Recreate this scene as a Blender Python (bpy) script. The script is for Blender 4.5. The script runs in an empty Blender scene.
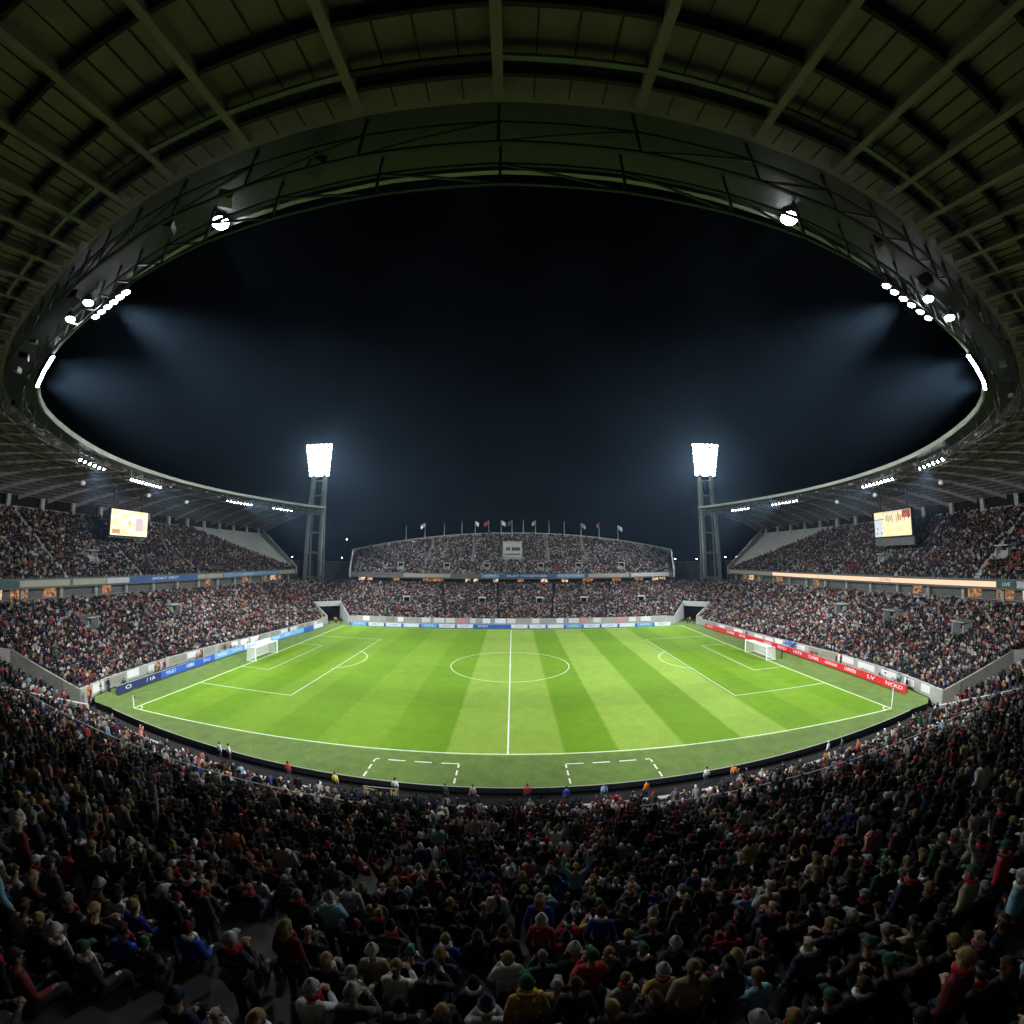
import bpy, bmesh, math, random
import numpy as np
from mathutils import Vector, Matrix
random.seed(7); rng = np.random.default_rng(7)
S = bpy.context.scene
COL = S.collection
R = math.radians
CAM = np.array([0.425, -71.63, 20.13]); PITCH, YAW, F0, B0 = .1049, -.0028, 402.56, .55

# ------------------------------------------------------------------ materials
def nodes(m):
    m.use_nodes = True
    return m.node_tree.nodes, m.node_tree.links
def mat(name, col, rough=.7, var=.25, scale=2.0, metal=0, spec=.3, bump=0):
    m = bpy.data.materials.new(name); n, l = nodes(m); b = n['Principled BSDF']
    b.inputs['Roughness'].default_value = rough; b.inputs['Metallic'].default_value = metal
    b.inputs['Specular IOR Level'].default_value = spec
    tc = n.new('ShaderNodeTexCoord'); ns = n.new('ShaderNodeTexNoise'); ns.inputs['Scale'].default_value = scale
    ns.inputs['Detail'].default_value = 6; ns.inputs['Roughness'].default_value = .65
    mx = n.new('ShaderNodeMix'); mx.data_type = 'RGBA'
    mx.inputs['A'].default_value = (*[c*(1-var) for c in col], 1); mx.inputs['B'].default_value = (*[min(1, c*(1+var)) for c in col], 1)
    l.new(tc.outputs['Object'], ns.inputs['Vector']); l.new(ns.outputs['Fac'], mx.inputs['Factor']); l.new(mx.outputs['Result'], b.inputs['Base Color'])
    if bump:
        bp = n.new('ShaderNodeBump'); bp.inputs['Strength'].default_value = bump; bp.inputs['Distance'].default_value = .02
        l.new(ns.outputs['Fac'], bp.inputs['Height']); l.new(bp.outputs['Normal'], b.inputs['Normal'])
    return m
def emis(name, col, strength, sample=False):
    m = bpy.data.materials.new(name); n, l = nodes(m); b = n['Principled BSDF']
    b.inputs['Base Color'].default_value = (.02, .02, .02, 1)
    b.inputs['Emission Color'].default_value = (*col, 1); b.inputs['Emission Strength'].default_value = strength
    if not sample:
        try: m.cycles.emission_sampling = 'NONE'
        except Exception: pass
    return m
def attr_mat(name, rough=.85):
    m = bpy.data.materials.new(name); n, l = nodes(m); b = n['Principled BSDF']
    a = n.new('ShaderNodeAttribute'); a.attribute_name = 'col'
    l.new(a.outputs['Color'], b.inputs['Base Color']); b.inputs['Roughness'].default_value = rough
    b.inputs['Specular IOR Level'].default_value = .2
    return m
def objcol_mat(name, rough=.85):
    m = bpy.data.materials.new(name); n, l = nodes(m); b = n['Principled BSDF']
    o = n.new('ShaderNodeObjectInfo'); ns = n.new('ShaderNodeTexNoise'); ns.inputs['Scale'].default_value = 9; ns.inputs['Detail'].default_value = 4
    tc = n.new('ShaderNodeTexCoord'); l.new(tc.outputs['Object'], ns.inputs['Vector'])
    mr = n.new('ShaderNodeMapRange'); mr.inputs['To Min'].default_value = .65; mr.inputs['To Max'].default_value = 1.2
    l.new(ns.outputs['Fac'], mr.inputs['Value'])
    sp = n.new('ShaderNodeSeparateXYZ'); l.new(tc.outputs['Object'], sp.inputs[0])
    wv = n.new('ShaderNodeMath'); wv.operation = 'SINE'; ws = n.new('ShaderNodeMath'); ws.operation = 'MULTIPLY'; ws.inputs[1].default_value = 38; l.new(sp.outputs['Z'], ws.inputs[0]); l.new(ws.outputs[0], wv.inputs[0])
    th_ = n.new('ShaderNodeMath'); th_.operation = 'GREATER_THAN'; th_.inputs[1].default_value = .55; l.new(wv.outputs[0], th_.inputs[0])
    rd = n.new('ShaderNodeMath'); rd.operation = 'GREATER_THAN'; rd.inputs[1].default_value = .68; l.new(o.outputs['Random'], rd.inputs[0])
    f_ = n.new('ShaderNodeMath'); f_.operation = 'MULTIPLY'; l.new(th_.outputs[0], f_.inputs[0]); l.new(rd.outputs[0], f_.inputs[1])
    f2 = n.new('ShaderNodeMath'); f2.operation = 'MULTIPLY'; f2.inputs[1].default_value = .55; l.new(f_.outputs[0], f2.inputs[0])
    st = n.new('ShaderNodeMix'); st.data_type = 'RGBA'; st.inputs['B'].default_value = (.16, .15, .15, 1); l.new(f2.outputs[0], st.inputs['Factor']); l.new(o.outputs['Color'], st.inputs['A'])
    mx = n.new('ShaderNodeMix'); mx.data_type = 'RGBA'; mx.blend_type = 'MULTIPLY'; mx.inputs['Factor'].default_value = 1
    l.new(st.outputs['Result'], mx.inputs['A']); l.new(mr.outputs['Result'], mx.inputs['B']); l.new(mx.outputs['Result'], b.inputs['Base Color'])
    b.inputs['Roughness'].default_value = rough; b.inputs['Specular IOR Level'].default_value = .25
    bp = n.new('ShaderNodeBump'); bp.inputs['Strength'].default_value = .5; bp.inputs['Distance'].default_value = .03
    l.new(ns.outputs['Fac'], bp.inputs['Height']); l.new(bp.outputs['Normal'], b.inputs['Normal'])
    return m
def led(m, k):       # lit advertising screens
    n, l = nodes(m); b = n['Principled BSDF']; src = b.inputs['Base Color'].links[0].from_socket
    l.new(src, b.inputs['Emission Color']); b.inputs['Emission Strength'].default_value = k; m.cycles.emission_sampling = 'NONE'; return m
M = {}
M['pole_steel'] = mat('pole_steel', (.42, .45, .46), .5, .1, 1)
M['concrete'] = mat('concrete', (.27, .28, .26), .85, .3, .35, bump=.3)
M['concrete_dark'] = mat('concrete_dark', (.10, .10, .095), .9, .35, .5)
M['concrete_pale'] = mat('concrete_pale', (.42, .43, .40), .8, .2, .6)
M['concrete_worn'] = mat('concrete_worn', (.22, .21, .185), .85, .5, .6, bump=.3)
M['terrace'] = mat('terrace', (.11, .11, .11), .9, .35, .8)
M['white_wall'] = mat('white_wall', (.38, .37, .34), .75, .4, .45)
M['roof_sheet'] = mat('roof_sheet', (.32, .235, .26), .75, .4, .7, bump=.4)
M['roof_steel'] = mat('roof_steel', (.36, .29, .31), .6, .3, .8)
M['rim'] = mat('rim', (.50, .52, .48), .6, .2, .4)
M['dark_steel'] = mat('dark_steel', (.045, .047, .05), .5, .3, 1.5)
M['tower_steel'] = mat('tower_steel', (.58, .62, .60), .5, .15, .3)
M['grey_steel'] = mat('grey_steel', (.34, .37, .36), .5, .2, .5)
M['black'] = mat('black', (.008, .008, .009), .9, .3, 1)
M['shade_asphalt'] = mat('shade_asphalt', (.012, .012, .013), .9, .4, 1.2)  # lowered to near-black so the colour carries the moat's shadow
M['earth'] = mat('earth', (.02, .024, .018), .95, .4, .05)
M['paint'] = mat('paint', (.70, .74, .64), .8, .12, 1.5)
M['post_white'] = mat('post_white', (.85, .85, .85), .4, .05, 2)
M['board_blue'] = led(mat('board_blue', (.03, .10, .42), .4, .12, 1.2), 0.3)
M['board_sky'] = led(mat('board_sky', (.18, .40, .75), .4, .12, 1.2), 0.12)
M['board_red'] = led(mat('board_red', (.55, .025, .03), .4, .15, 1.2), 0.16)
M['board_white'] = led(mat('board_white', (.72, .76, .86), .4, .1, 1.2), 0.15)
M['board_navy'] = led(mat('board_navy', (.02, .03, .09), .4, .2, 1.2), 0.5)
M['board_cream'] = mat('board_cream', (.27, .27, .21), .5, .2, .8)  # tone lowered to put the fascia's weaker light into the colour
M['board_teal'] = mat('board_teal', (.025, .07, .08), .5, .2, .8)
M['flag_red'] = mat('flag_red', (.40, .05, .06), .8, .2, 2)
M['fascia_blue'] = mat('fascia_blue', (.035, .09, .26), .5, .2, .8)
M['fascia_sky'] = mat('fascia_sky', (.13, .24, .38), .5, .2, .8)
M['fascia_white'] = mat('fascia_white', (.36, .38, .40), .5, .2, .8)
M['letter_dim'] = mat('letter_dim', (.62, .66, .7), .5, .1, 2)
M['banner_white'] = mat('banner_white', (.72, .72, .70), .7, .15, 1.5)
M['cloth_pink'] = mat('cloth_pink', (.62, .30, .30), .8, .25, 2)
M['letter_white'] = led(mat('letter_white', (.88, .9, .95), .5, .05, 2), 0.12)
M['letter_blue'] = led(mat('letter_blue', (.08, .16, .55), .5, .1, 2), 0.5)
M['letter_gold'] = mat('letter_gold', (.62, .45, .08), .5, .2, 3)
M['lamp'] = emis('lamp_glass', (.93, .96, 1), 60)
M['lamp_tower'] = emis('tower_lamp_glass', (.95, .98, 1), 90)
M['lamp_small'] = emis('small_lamp_glass', (.95, .97, 1), 25)
M['warm'] = emis('warm_lit_room', (1, .42, .14), .55)
M['warm_bright'] = emis('warm_bright_room', (1, .62, .35), 1.3)
for k_ in ('warm', 'warm_bright'):
    n, l = nodes(M[k_]); b = n['Principled BSDF']; tc = n.new('ShaderNodeTexCoord'); ns = n.new('ShaderNodeTexNoise'); ns.inputs['Scale'].default_value = 1.6; ns.inputs['Detail'].default_value = 5
    mr = n.new('ShaderNodeMapRange'); mr.inputs['From Min'].default_value = .38; mr.inputs['From Max'].default_value = .66; mr.inputs['To Min'].default_value = .03; mr.inputs['To Max'].default_value = b.inputs['Emission Strength'].default_value*1.3
    l.new(tc.outputs['Object'], ns.inputs['Vector']); l.new(ns.outputs['Fac'], mr.inputs['Value']); l.new(mr.outputs['Result'], b.inputs['Emission Strength'])
M['led_peach'] = emis('led_peach', (1, .62, .40), 1.25)
M['led_dim'] = emis('led_dim', (.10, .15, .12), .5)
M['street'] = emis('street_lamp_glow', (.95, .95, 1), 40)
M['crowd'] = attr_mat('crowd_cloth_and_skin')
M['cloth'] = objcol_mat('cloth')
M['skin'] = objcol_mat('skin', .6)
M['trouser'] = mat('trouser_cloth', (.025, .028, .04), .9, .4, 6)
M['shoe'] = mat('shoe', (.02, .02, .02), .6, .3, 6)

def grass_mat(name, striped):
    m = bpy.data.materials.new(name); n, l = nodes(m); b = n['Principled BSDF']
    b.inputs['Roughness'].default_value = .8; b.inputs['Specular IOR Level'].default_value = .25
    tc = n.new('ShaderNodeTexCoord')
    def noise(sc, det, dim=None):
        t = n.new('ShaderNodeTexNoise'); t.inputs['Scale'].default_value = sc; t.inputs['Detail'].default_value = det
        t.inputs['Roughness'].default_value = .65; l.new(tc.outputs['Object'], t.inputs['Vector']); return t
    big, mid, fine = noise(.045, 5), noise(.6, 6), noise(7, 5)
    ramp = n.new('ShaderNodeValToRGB'); cr = ramp.color_ramp
    if striped:
        sep = n.new('ShaderNodeSeparateXYZ'); l.new(tc.outputs['Object'], sep.inputs[0])
        wob = n.new('ShaderNodeMath'); wob.operation = 'MULTIPLY_ADD'; wob.inputs[1].default_value = .35
        l.new(mid.outputs['Fac'], wob.inputs[0]); l.new(sep.outputs['X'], wob.inputs[2])
        mr = n.new('ShaderNodeMapRange'); mr.inputs['From Min'].default_value = -47.5; mr.inputs['From Max'].default_value = 47.5
        l.new(wob.outputs[0], mr.inputs['Value']); l.new(mr.outputs['Result'], ramp.inputs['Fac'])
        L_, D_, M_ = (.190, .305, .036), (.108, .222, .003), (.134, .252, .010)
        edges = [(-47.5, D_), (-43, M_), (-38, D_), (-33, M_), (-27, D_), (-20.3, M_), (-20, M_), (-13.2, D_), (-6, L_), (5.9, D_), (11.4, L_), (18.4, D_), (25.2, L_), (31, D_), (36.5, M_), (42, D_)]
        stops = []
        for k, (x, c) in enumerate(edges):
            p = (x+47.5)/95
            if k: stops.append((p-.0009, edges[k-1][1]))
            stops.append((p, c))
        stops = stops[:31]
        while len(cr.elements) > 1: cr.elements.remove(cr.elements[-1])
        cr.elements[0].position = 0; cr.elements[0].color = (*stops[0][1], 1)
        for p, c in stops[1:]:
            e = cr.elements.new(min(1, max(0, p))); e.color = (*c, 1)
        base = ramp.outputs['Color']
        # the mower also crossed the pitch: faint bands the other way
        sy = n.new('ShaderNodeMath'); sy.operation = 'SINE'; my = n.new('ShaderNodeMath'); my.operation = 'MULTIPLY'; my.inputs[1].default_value = math.pi/6.7
        l.new(sep.outputs['Y'], my.inputs[0]); l.new(my.outputs[0], sy.inputs[0])
        m2 = n.new('ShaderNodeMapRange'); m2.inputs['From Min'].default_value = -.25; m2.inputs['From Max'].default_value = .25; m2.inputs['To Min'].default_value = .97; m2.inputs['To Max'].default_value = 1.03
        l.new(sy.outputs[0], m2.inputs['Value'])
        mb = n.new('ShaderNodeMix'); mb.data_type = 'RGBA'; mb.blend_type = 'MULTIPLY'; mb.inputs['Factor'].default_value = 1
        l.new(base, mb.inputs['A']); l.new(m2.outputs['Result'], mb.inputs['B']); base = mb.outputs['Result']
    else:
        cr.elements[0].color = (.085, .130, .028, 1); cr.elements[0].position = .3
        cr.elements[1].color = (.108, .180, .034, 1); cr.elements[1].position = .7
        l.new(mid.outputs['Fac'], ramp.inputs['Fac']); base = ramp.outputs['Color']
    def mult(src, fac, lo, hi):
        r = n.new('ShaderNodeMapRange'); r.inputs['From Min'].default_value = .3; r.inputs['From Max'].default_value = .7
        r.inputs['To Min'].default_value = lo; r.inputs['To Max'].default_value = hi; l.new(fac, r.inputs['Value'])
        x = n.new('ShaderNodeMix'); x.data_type = 'RGBA'; x.blend_type = 'MULTIPLY'; x.inputs['Factor'].default_value = 1
        l.new(src, x.inputs['A']); l.new(r.outputs['Result'], x.inputs['B']); return x.outputs['Result']
    base = mult(base, big.outputs['Fac'], .92, 1.08); base = mult(base, mid.outputs['Fac'], .9, 1.1); base = mult(base, fine.outputs['Fac'], .62, 1.38)
    l.new(base, b.inputs['Base Color'])
    return m
M['pitch'] = grass_mat('mown_grass', True); M['runoff'] = grass_mat('runoff_grass', False)

# ------------------------------------------------------------------ mesh helpers
class MB:
    def __init__(s): s.v = []; s.f = []; s.mi = []; s.m = []
    def slot(s, m):
        if m not in s.m: s.m.append(m)
        return s.m.index(m)
    def add(s, vs, fs, m):
        o = len(s.v); k = s.slot(m); s.v += [tuple(v) for v in vs]
        for f in fs: s.f.append(tuple(i+o for i in f)); s.mi.append(k)
    def hexa(s, p, m):   # 8 points: bottom ring 0-3, top ring 4-7
        s.add(p, [(3,2,1,0),(4,5,6,7),(0,1,5,4),(1,2,6,5),(2,3,7,6),(3,0,4,7)], m)
    def box(s, c, d, m, rz=0):
        x, y, z = [a/2 for a in d]; cs, sn = math.cos(rz), math.sin(rz)
        s.hexa([(c[0]+a*cs-b*sn, c[1]+a*sn+b*cs, c[2]+e) for e in (-z, z) for a, b in ((-x,-y),(x,-y),(x,y),(-x,y))], m)
    def bar(s, a, b, w, m, h=None):
        a, b = Vector(a), Vector(b); d = (b-a).normalized(); h = h or w
        up = Vector((0,0,1)) if abs(d.z) < .98 else Vector((0,1,0))
        u = d.cross(up).normalized()*w/2; w2 = u.cross(d).normalized()*h/2
        s.hexa([a-u-w2, a+u-w2, a+u+w2, a-u+w2, b-u-w2, b+u-w2, b+u+w2, b-u+w2], m)
    def tube(s, pts, r, m, n=8):
        pts = [Vector(p) for p in pts]; rs = r if isinstance(r, (list, tuple)) else [r]*len(pts); vs = []; fs = []
        for i, p in enumerate(pts):
            d = (pts[min(i+1, len(pts)-1)]-pts[max(i-1, 0)]).normalized()
            up = Vector((0,0,1)) if abs(d.z) < .9 else Vector((0,1,0)); u = d.cross(up).normalized(); w = u.cross(d)
            for k in range(n):
                t = 2*math.pi*k/n; vs.append(p+(u*math.cos(t)+w*math.sin(t))*rs[i])
        for i in range(len(pts)-1):
            for k in range(n): fs.append((i*n+k, i*n+(k+1)%n, (i+1)*n+(k+1)%n, (i+1)*n+k))
        fs.append(tuple(range(n-1, -1, -1))); fs.append(tuple((len(pts)-1)*n+k for k in range(n)))
        s.add(vs, fs, m)
    def strip(s, A, B, m):        # quad strip between two polylines
        n = len(A); s.add(list(A)+list(B), [(i, i+1, n+i+1, n+i) for i in range(n-1)], m)
    def wall(s, path, z0, z1, t, m):   # wall of thickness t along a plan path; z0/z1 numbers or lists
        n = len(path); z0 = z0 if hasattr(z0, '__len__') else [z0]*n; z1 = z1 if hasattr(z1, '__len__') else [z1]*n
        P = [Vector((p[0], p[1])) for p in path]; O = []
        for i in range(n):
            d = (P[min(i+1, n-1)]-P[max(i-1, 0)]).normalized(); O.append(P[i]+Vector((-d.y, d.x))*t)
        vs = []
        for i in range(n): vs += [(P[i].x, P[i].y, z0[i]), (P[i].x, P[i].y, z1[i]), (O[i].x, O[i].y, z1[i]), (O[i].x, O[i].y, z0[i])]
        fs = []
        for i in range(n-1):
            a, b = 4*i, 4*i+4
            fs += [(a, b, b+1, a+1), (a+1, b+1, b+2, a+2), (a+2, b+2, b+3, a+3), (a+3, b+3, b, a)]
        fs += [(0,1,2,3), (4*n-1, 4*n-2, 4*n-3, 4*n-4)]
        s.add(vs, fs, m)
    def build(s, name, parent=None, smooth=False):
        me = bpy.data.meshes.new(name); me.from_pydata(s.v, [], s.f)
        for m in s.m: me.materials.append(M[m])
        me.polygons.foreach_set('material_index', s.mi)
        bm = bmesh.new(); bm.from_mesh(me); bmesh.ops.recalc_face_normals(bm, faces=bm.faces); bm.to_mesh(me); bm.free()
        if smooth: me.polygons.foreach_set('use_smooth', [True]*len(me.polygons))
        me.update()
        o = bpy.data.objects.new(name, me); COL.objects.link(o)
        if parent: o.parent = parent
        return o
def tag(o, label=None, cat=None, group=None, kind=None):
    if label: o['label'] = label
    if cat: o['category'] = cat
    if group: o['group'] = group
    if kind: o['kind'] = kind
    return o
def empty(name, label, cat, loc=(0,0,0), rz=0, group=None):
    o = bpy.data.objects.new(name, None); COL.objects.link(o); o.location = loc; o.rotation_euler.z = rz; o.empty_display_size = .2
    return tag(o, label, cat, group)
def lettering(txt, size, m, parent, mtx, name='lettering', sx=1.0):
    cu = bpy.data.curves.new('t', 'FONT'); cu.body = txt; cu.size = size; cu.align_x = 'CENTER'; cu.align_y = 'CENTER'; cu.resolution_u = 2
    t = bpy.data.objects.new('t', cu); COL.objects.link(t)
    dg = bpy.context.evaluated_depsgraph_get(); me = bpy.data.meshes.new_from_object(t.evaluated_get(dg))
    bpy.data.objects.remove(t); me.materials.clear(); me.materials.append(M[m])
    o = bpy.data.objects.new(name, me); COL.objects.link(o); o.parent = parent; o.matrix_local = mtx @ Matrix.Diagonal((sx, 1, 1, 1))
    return o
def resample(pts, n):
    P = np.array(pts, float); t = np.linspace(0, 1, len(P)); 
    def cr(tt):   # Catmull-Rom
        x = tt*(len(P)-1); i = min(int(x), len(P)-2); f = x-i
        p0, p1, p2, p3 = P[max(i-1, 0)], P[i], P[i+1], P[min(i+2, len(P)-1)]
        return .5*((2*p1)+(-p0+p2)*f+(2*p0-5*p1+4*p2-p3)*f*f+(-p0+3*p1-3*p2+p3)*f**3)
    return np.array([cr(tt) for tt in np.linspace(0, 1, n)])
def mirror(P): 
    Q = np.array(P, float)[::-1].copy(); Q[:, 0] *= -1; return Q
def project(p):
    v = np.array(p, float)-CAM; cy, sy = math.cos(YAW), math.sin(YAW)
    x = v[0]*cy-v[1]*sy; y = v[0]*sy+v[1]*cy; cp, sp = math.cos(PITCH), math.sin(PITCH); f = y*cp+v[2]*sp; u = -y*sp+v[2]*cp
    th = math.atan2(math.hypot(x, u), f)
    if B0*th > 1.5: return (-1e4, -1e4)
    ph = math.atan2(u, x); r = F0*math.tan(B0*th)/B0
    return 512+r*math.cos(ph), 512-r*math.sin(ph)

# ------------------------------------------------------------------ terraces
class Terrace:
    def __init__(s, pin, pout, rows, z0, z1):
        s.pin, s.pout, s.rows, s.z0, s.z1 = np.array(pin, float), np.array(pout, float), rows, z0, z1; s.n = len(s.pin)
    def z(s, k): return s.z0+(s.z1-s.z0)*k/(s.rows-1)
    def line(s, t): return s.pin*(1-t)+s.pout*t
    def pt(s, u, t):
        i = min(int(u), s.n-2); f = u-i; L = s.line(t); return L[i]*(1-f)+L[i+1]*f
    def mesh(s, mb, m='terrace', skip=lambda i, k: False):
        for k in range(s.rows):
            a, b = s.line(k/s.rows), s.line((k+1)/s.rows); z, zn = s.z(k), s.z(k+1)
            for i in range(s.n-1):
                if skip(i, k): continue
                mb.add([(*a[i], z), (*a[i+1], z), (*b[i+1], z), (*b[i], z)], [(0,1,2,3)], m)
                if k < s.rows-1: mb.add([(*b[i], z), (*b[i+1], z), (*b[i+1], zn), (*b[i], zn)], [(0,1,2,3)], m)
    def seats(s, spacing=.52, fill=.94, skip=lambda u, k, p: False, aisles=()):
        out = []
        for k in range(s.rows):
            L = s.line((k+.68)/s.rows); seg = np.linalg.norm(np.diff(L, axis=0), axis=1); cum = np.concatenate([[0], np.cumsum(seg)])
            d = .3+random.random()*.3
            while d < cum[-1]-.3:
                i = int(np.searchsorted(cum, d)-1); i = max(0, min(i, s.n-2)); f = (d-cum[i])/max(seg[i], 1e-6); u = i+f
                p = L[i]*(1-f)+L[i+1]*f
                if random.random() < fill and not any(abs(u-a) < w for a, w in aisles) and not skip(u, k, p):
                    dn = s.pin[i]*(1-f)+s.pin[i+1]*f-(s.pout[i]*(1-f)+s.pout[i+1]*f); rz = math.atan2(dn[1], dn[0])-math.pi/2
                    out.append((p[0]+random.uniform(-.06, .06), p[1]+random.uniform(-.06, .06), s.z(k), rz))
                d += spacing*random.uniform(.9, 1.15)
        return out
seats = []     # (x, y, z, facing, darkness class)

NL = 40; NC = 14; NF = 25
inL = resample([(-54,-34.5),(-56,-26),(-57,-13),(-56.3,-2),(-55.1,6),(-54.2,16),(-53.2,26),(-52.3,34)], NL)
ouL = resample([(-75,-42.6),(-75.6,-30),(-75.6,-14),(-75.3,0),(-75,12),(-75,24),(-74.8,36),(-73,48)], NL)
inC = resample([(-52.3,34),(-50.8,37),(-47.6,38.8),(-44,39.2)], NC); ouC = resample([(-73,48),(-72,53),(-69.5,57.5),(-64.5,61.2),(-56,63)], NC)
inF = resample([(-44,39.2),(-22,39.8),(0,40),(22,39.8),(44,39.2)], NF); ouF = resample([(-56,63),(-28,63.8),(0,64),(28,63.8),(56,63)], NF)
LR = 31
tL = Terrace(inL, ouL, LR, 1.4, 9.7); tC = Terrace(inC, ouC, LR, 1.4, 9.7); tF = Terrace(inF, ouF, LR, 1.4, 9.7)
GAP = (3, 10, 11)                      # corner tunnel: path cells 3..10, first 9 rows
tunnel_skip = lambda i, k: GAP[0] <= i < GAP[1] and k < GAP[2]
# upper tiers
upIn = resample([(-74,-46),(-74.3,-20),(-74.3,10),(-74,40),(-73,56)], 36); upOut = resample([(-89,-50),(-90,-22),(-90,8),(-90,40),(-90,60)], 36)
tU = Terrace(upIn, upOut, 27, 14.2, 25.2)
FU = 41
fx = np.linspace(-1, 1, FU)
fuIn = np.stack([54.5*fx, 60.3+0*fx], 1)
back_y = 70.3+9.6*(1-np.abs(fx)**2.1); fuOut = np.stack([(58.0+.7*(1-np.abs(fx)))*fx, back_y], 1)
class FarUpper(Terrace):              # every row keeps the same depth; the back is cut along a curve
    D = 20.0
    def line(s, t): return np.stack([54.5*fx*(1+.065*t), 60.3+s.D*t+0*fx], 1)
    def inside(s, p): 
        q = np.interp(p[0], fuOut[:, 0], fuOut[:, 1]); return p[1] < q-.15
tFU = FarUpper(fuIn, fuOut, 30, 13.0, 27.2)
tFU.pin = tFU.line(0); tFU.pout = tFU.line(1)

def vomitory(T, u, k0, depth, w, parent, m='concrete_pale', h=2.2):
    p = T.pt(u, (k0)/T.rows); q = T.pt(u, (k0+depth)/T.rows); d = np.array(q)-np.array(p); L = np.linalg.norm(d); d /= L
    rz = math.atan2(d[1], d[0]); z = T.z(k0)-.5; c = p+d*L/2; mb = MB(); s = np.array([-d[1], d[0]])
    top = z+h+.5
    for sg in (-1, 1):
        a = p+s*sg*(w/2); b = q+s*sg*(w/2); t = s*sg*.2
        mb.hexa([(*(a), z), (*(a+t), z), (*(b+t), z), (*b, z), (*a, top-.35), (*(a+t), top-.35), (*(b+t), top), (*b, top)], m)
    mb.box((*(c+d*.1), top+.12), (L+.5, w+.7, .22), m, rz)
    mb.box((*(q-d*.15), z+(top-z)/2), (.1, w-.02, top-z-.02), 'black', rz)  # black back sheet and floor paint the dark interior of the opening
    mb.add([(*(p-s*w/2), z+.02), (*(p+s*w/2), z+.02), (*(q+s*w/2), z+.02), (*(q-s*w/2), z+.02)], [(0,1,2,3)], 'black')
    o = mb.build('vomitory', parent); o.matrix_parent_inverse = Matrix.Translation(-Vector(parent.location)); return o
def vom_skip(lst, T):
    def f(u, k, p):
        for (vu, k0, dep, w) in lst:
            if k0-2 <= k <= k0+dep and abs((p-T.pt(vu, (k+.5)/T.rows))@(p-T.pt(vu, (k+.5)/T.rows))) < (w/2+.5)**2: return True
        return False
    return f

def mirT(T):
    t = Terrace(mirror(T.pin), mirror(T.pout), T.rows, T.z0, T.z1); return t

# ------------------------------------------------------------------ ground, pitch
def poly(name, pts, z, m, kind='structure', parent=None):
    me = bpy.data.meshes.new(name); me.from_pydata([(x, y, z) for x, y in pts], [], [tuple(range(len(pts)))]); me.materials.append(M[m])
    o = bpy.data.objects.new(name, me); COL.objects.link(o)
    if kind: o['kind'] = kind
    return o
poly('ground', [(-900,-900),(900,-900),(900,900),(-900,900)], -2.4, 'earth')
xs = np.linspace(-48.5, 48.5, 41); edge = [(x, -38.75+x*x/500) for x in xs]
turf = edge+[(52.5,-33.6),(57.5,-30)]+[(57.6,-13),(57,-2),(55.8,6),(54.8,16),(53.8,26),(53.4,34),(53,42),(40,42)]
turf = turf+[(-x, y) for x, y in turf[::-1] if y > -33.7]
turf = [p for i, p in enumerate(turf) if i == 0 or p != turf[i-1]]
mb = MB(); n_ = len(turf)
mb.add([(x, y, -.004) for x, y in turf], [tuple(range(n_))], 'runoff')
mb.add([(x, y, -.004) for x, y in turf]+[(x, y, -2.3) for x, y in turf], [(i, (i+1) % n_, n_+(i+1) % n_, n_+i) for i in range(n_)], 'black')  # black skirt carries the moat's painted shadow up the turf side
tag(mb.build('runoff_turf'), kind='structure')
mb = MB(); mb.strip([(x, y-.14, .004) for x, y in edge], [(x, y, .004) for x, y in edge], 'concrete'); mb.strip([(x, y-.14, -.5) for x, y in edge], [(x, y-.14, .004) for x, y in edge], 'black')  # kerb face black too, part of the painted shadow band
tag(mb.build('turf_kerb'), kind='structure')
poly('pitch', [(-46.9,-32.9),(47.2,-32.9),(47.2,35.9),(-46.9,35.9)], .0, 'pitch')
poly('moat_floor', [(-64,-47),(64,-47),(64,-30),(-64,-30)], -.95, 'shade_asphalt')  # near-black floor colour stands in for the shadow lying in the moat
poly('corner_floor', [(-74,33.5),(74,33.5),(74,66),(-74,66)], -.03, 'shade_asphalt')
# markings
mk = MB(); W_ = .115; Z = .006
def seg(a, b, w=W_, z=Z):
    d = Vector((b[0]-a[0], b[1]-a[1])).normalized(); p = Vector((-d.y, d.x))*w/2
    mk.add([(a[0]-p.x, a[1]-p.y, z), (b[0]-p.x, b[1]-p.y, z), (b[0]+p.x, b[1]+p.y, z), (a[0]+p.x, a[1]+p.y, z)], [(0,1,2,3)], 'paint')
def arc(cx, cy, rx, ry, a0, a1, n=64, w=W_, z=Z+.003):
    A = []; B = []
    for i in range(n+1):
        t = a0+(a1-a0)*i/n; A.append((cx+(rx-w/2)*math.cos(t), cy+(ry-w/2)*math.sin(t), z)); B.append((cx+(rx+w/2)*math.cos(t), cy+(ry+w/2)*math.sin(t), z))
    mk.strip(A, B, 'paint')
XL, XR, YN, YF, CY = -46.2, 46.8, -32.6, 35.2, 1.0
seg((XL, YN), (XR, YN), .15); seg((XL, YF), (XR, YF)); seg((XL, YN), (XL, YF), .16, Z+.004); seg((XR, YN), (XR, YF), .16, Z+.004); seg((-.1, YN), (-.1, YF), .17, Z+.004)
arc(-.15, .95, 10.6, 9.8, 0, 2*math.pi, 96); arc(-.1, .95, .2, .2, 0, 2*math.pi, 16)
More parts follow.
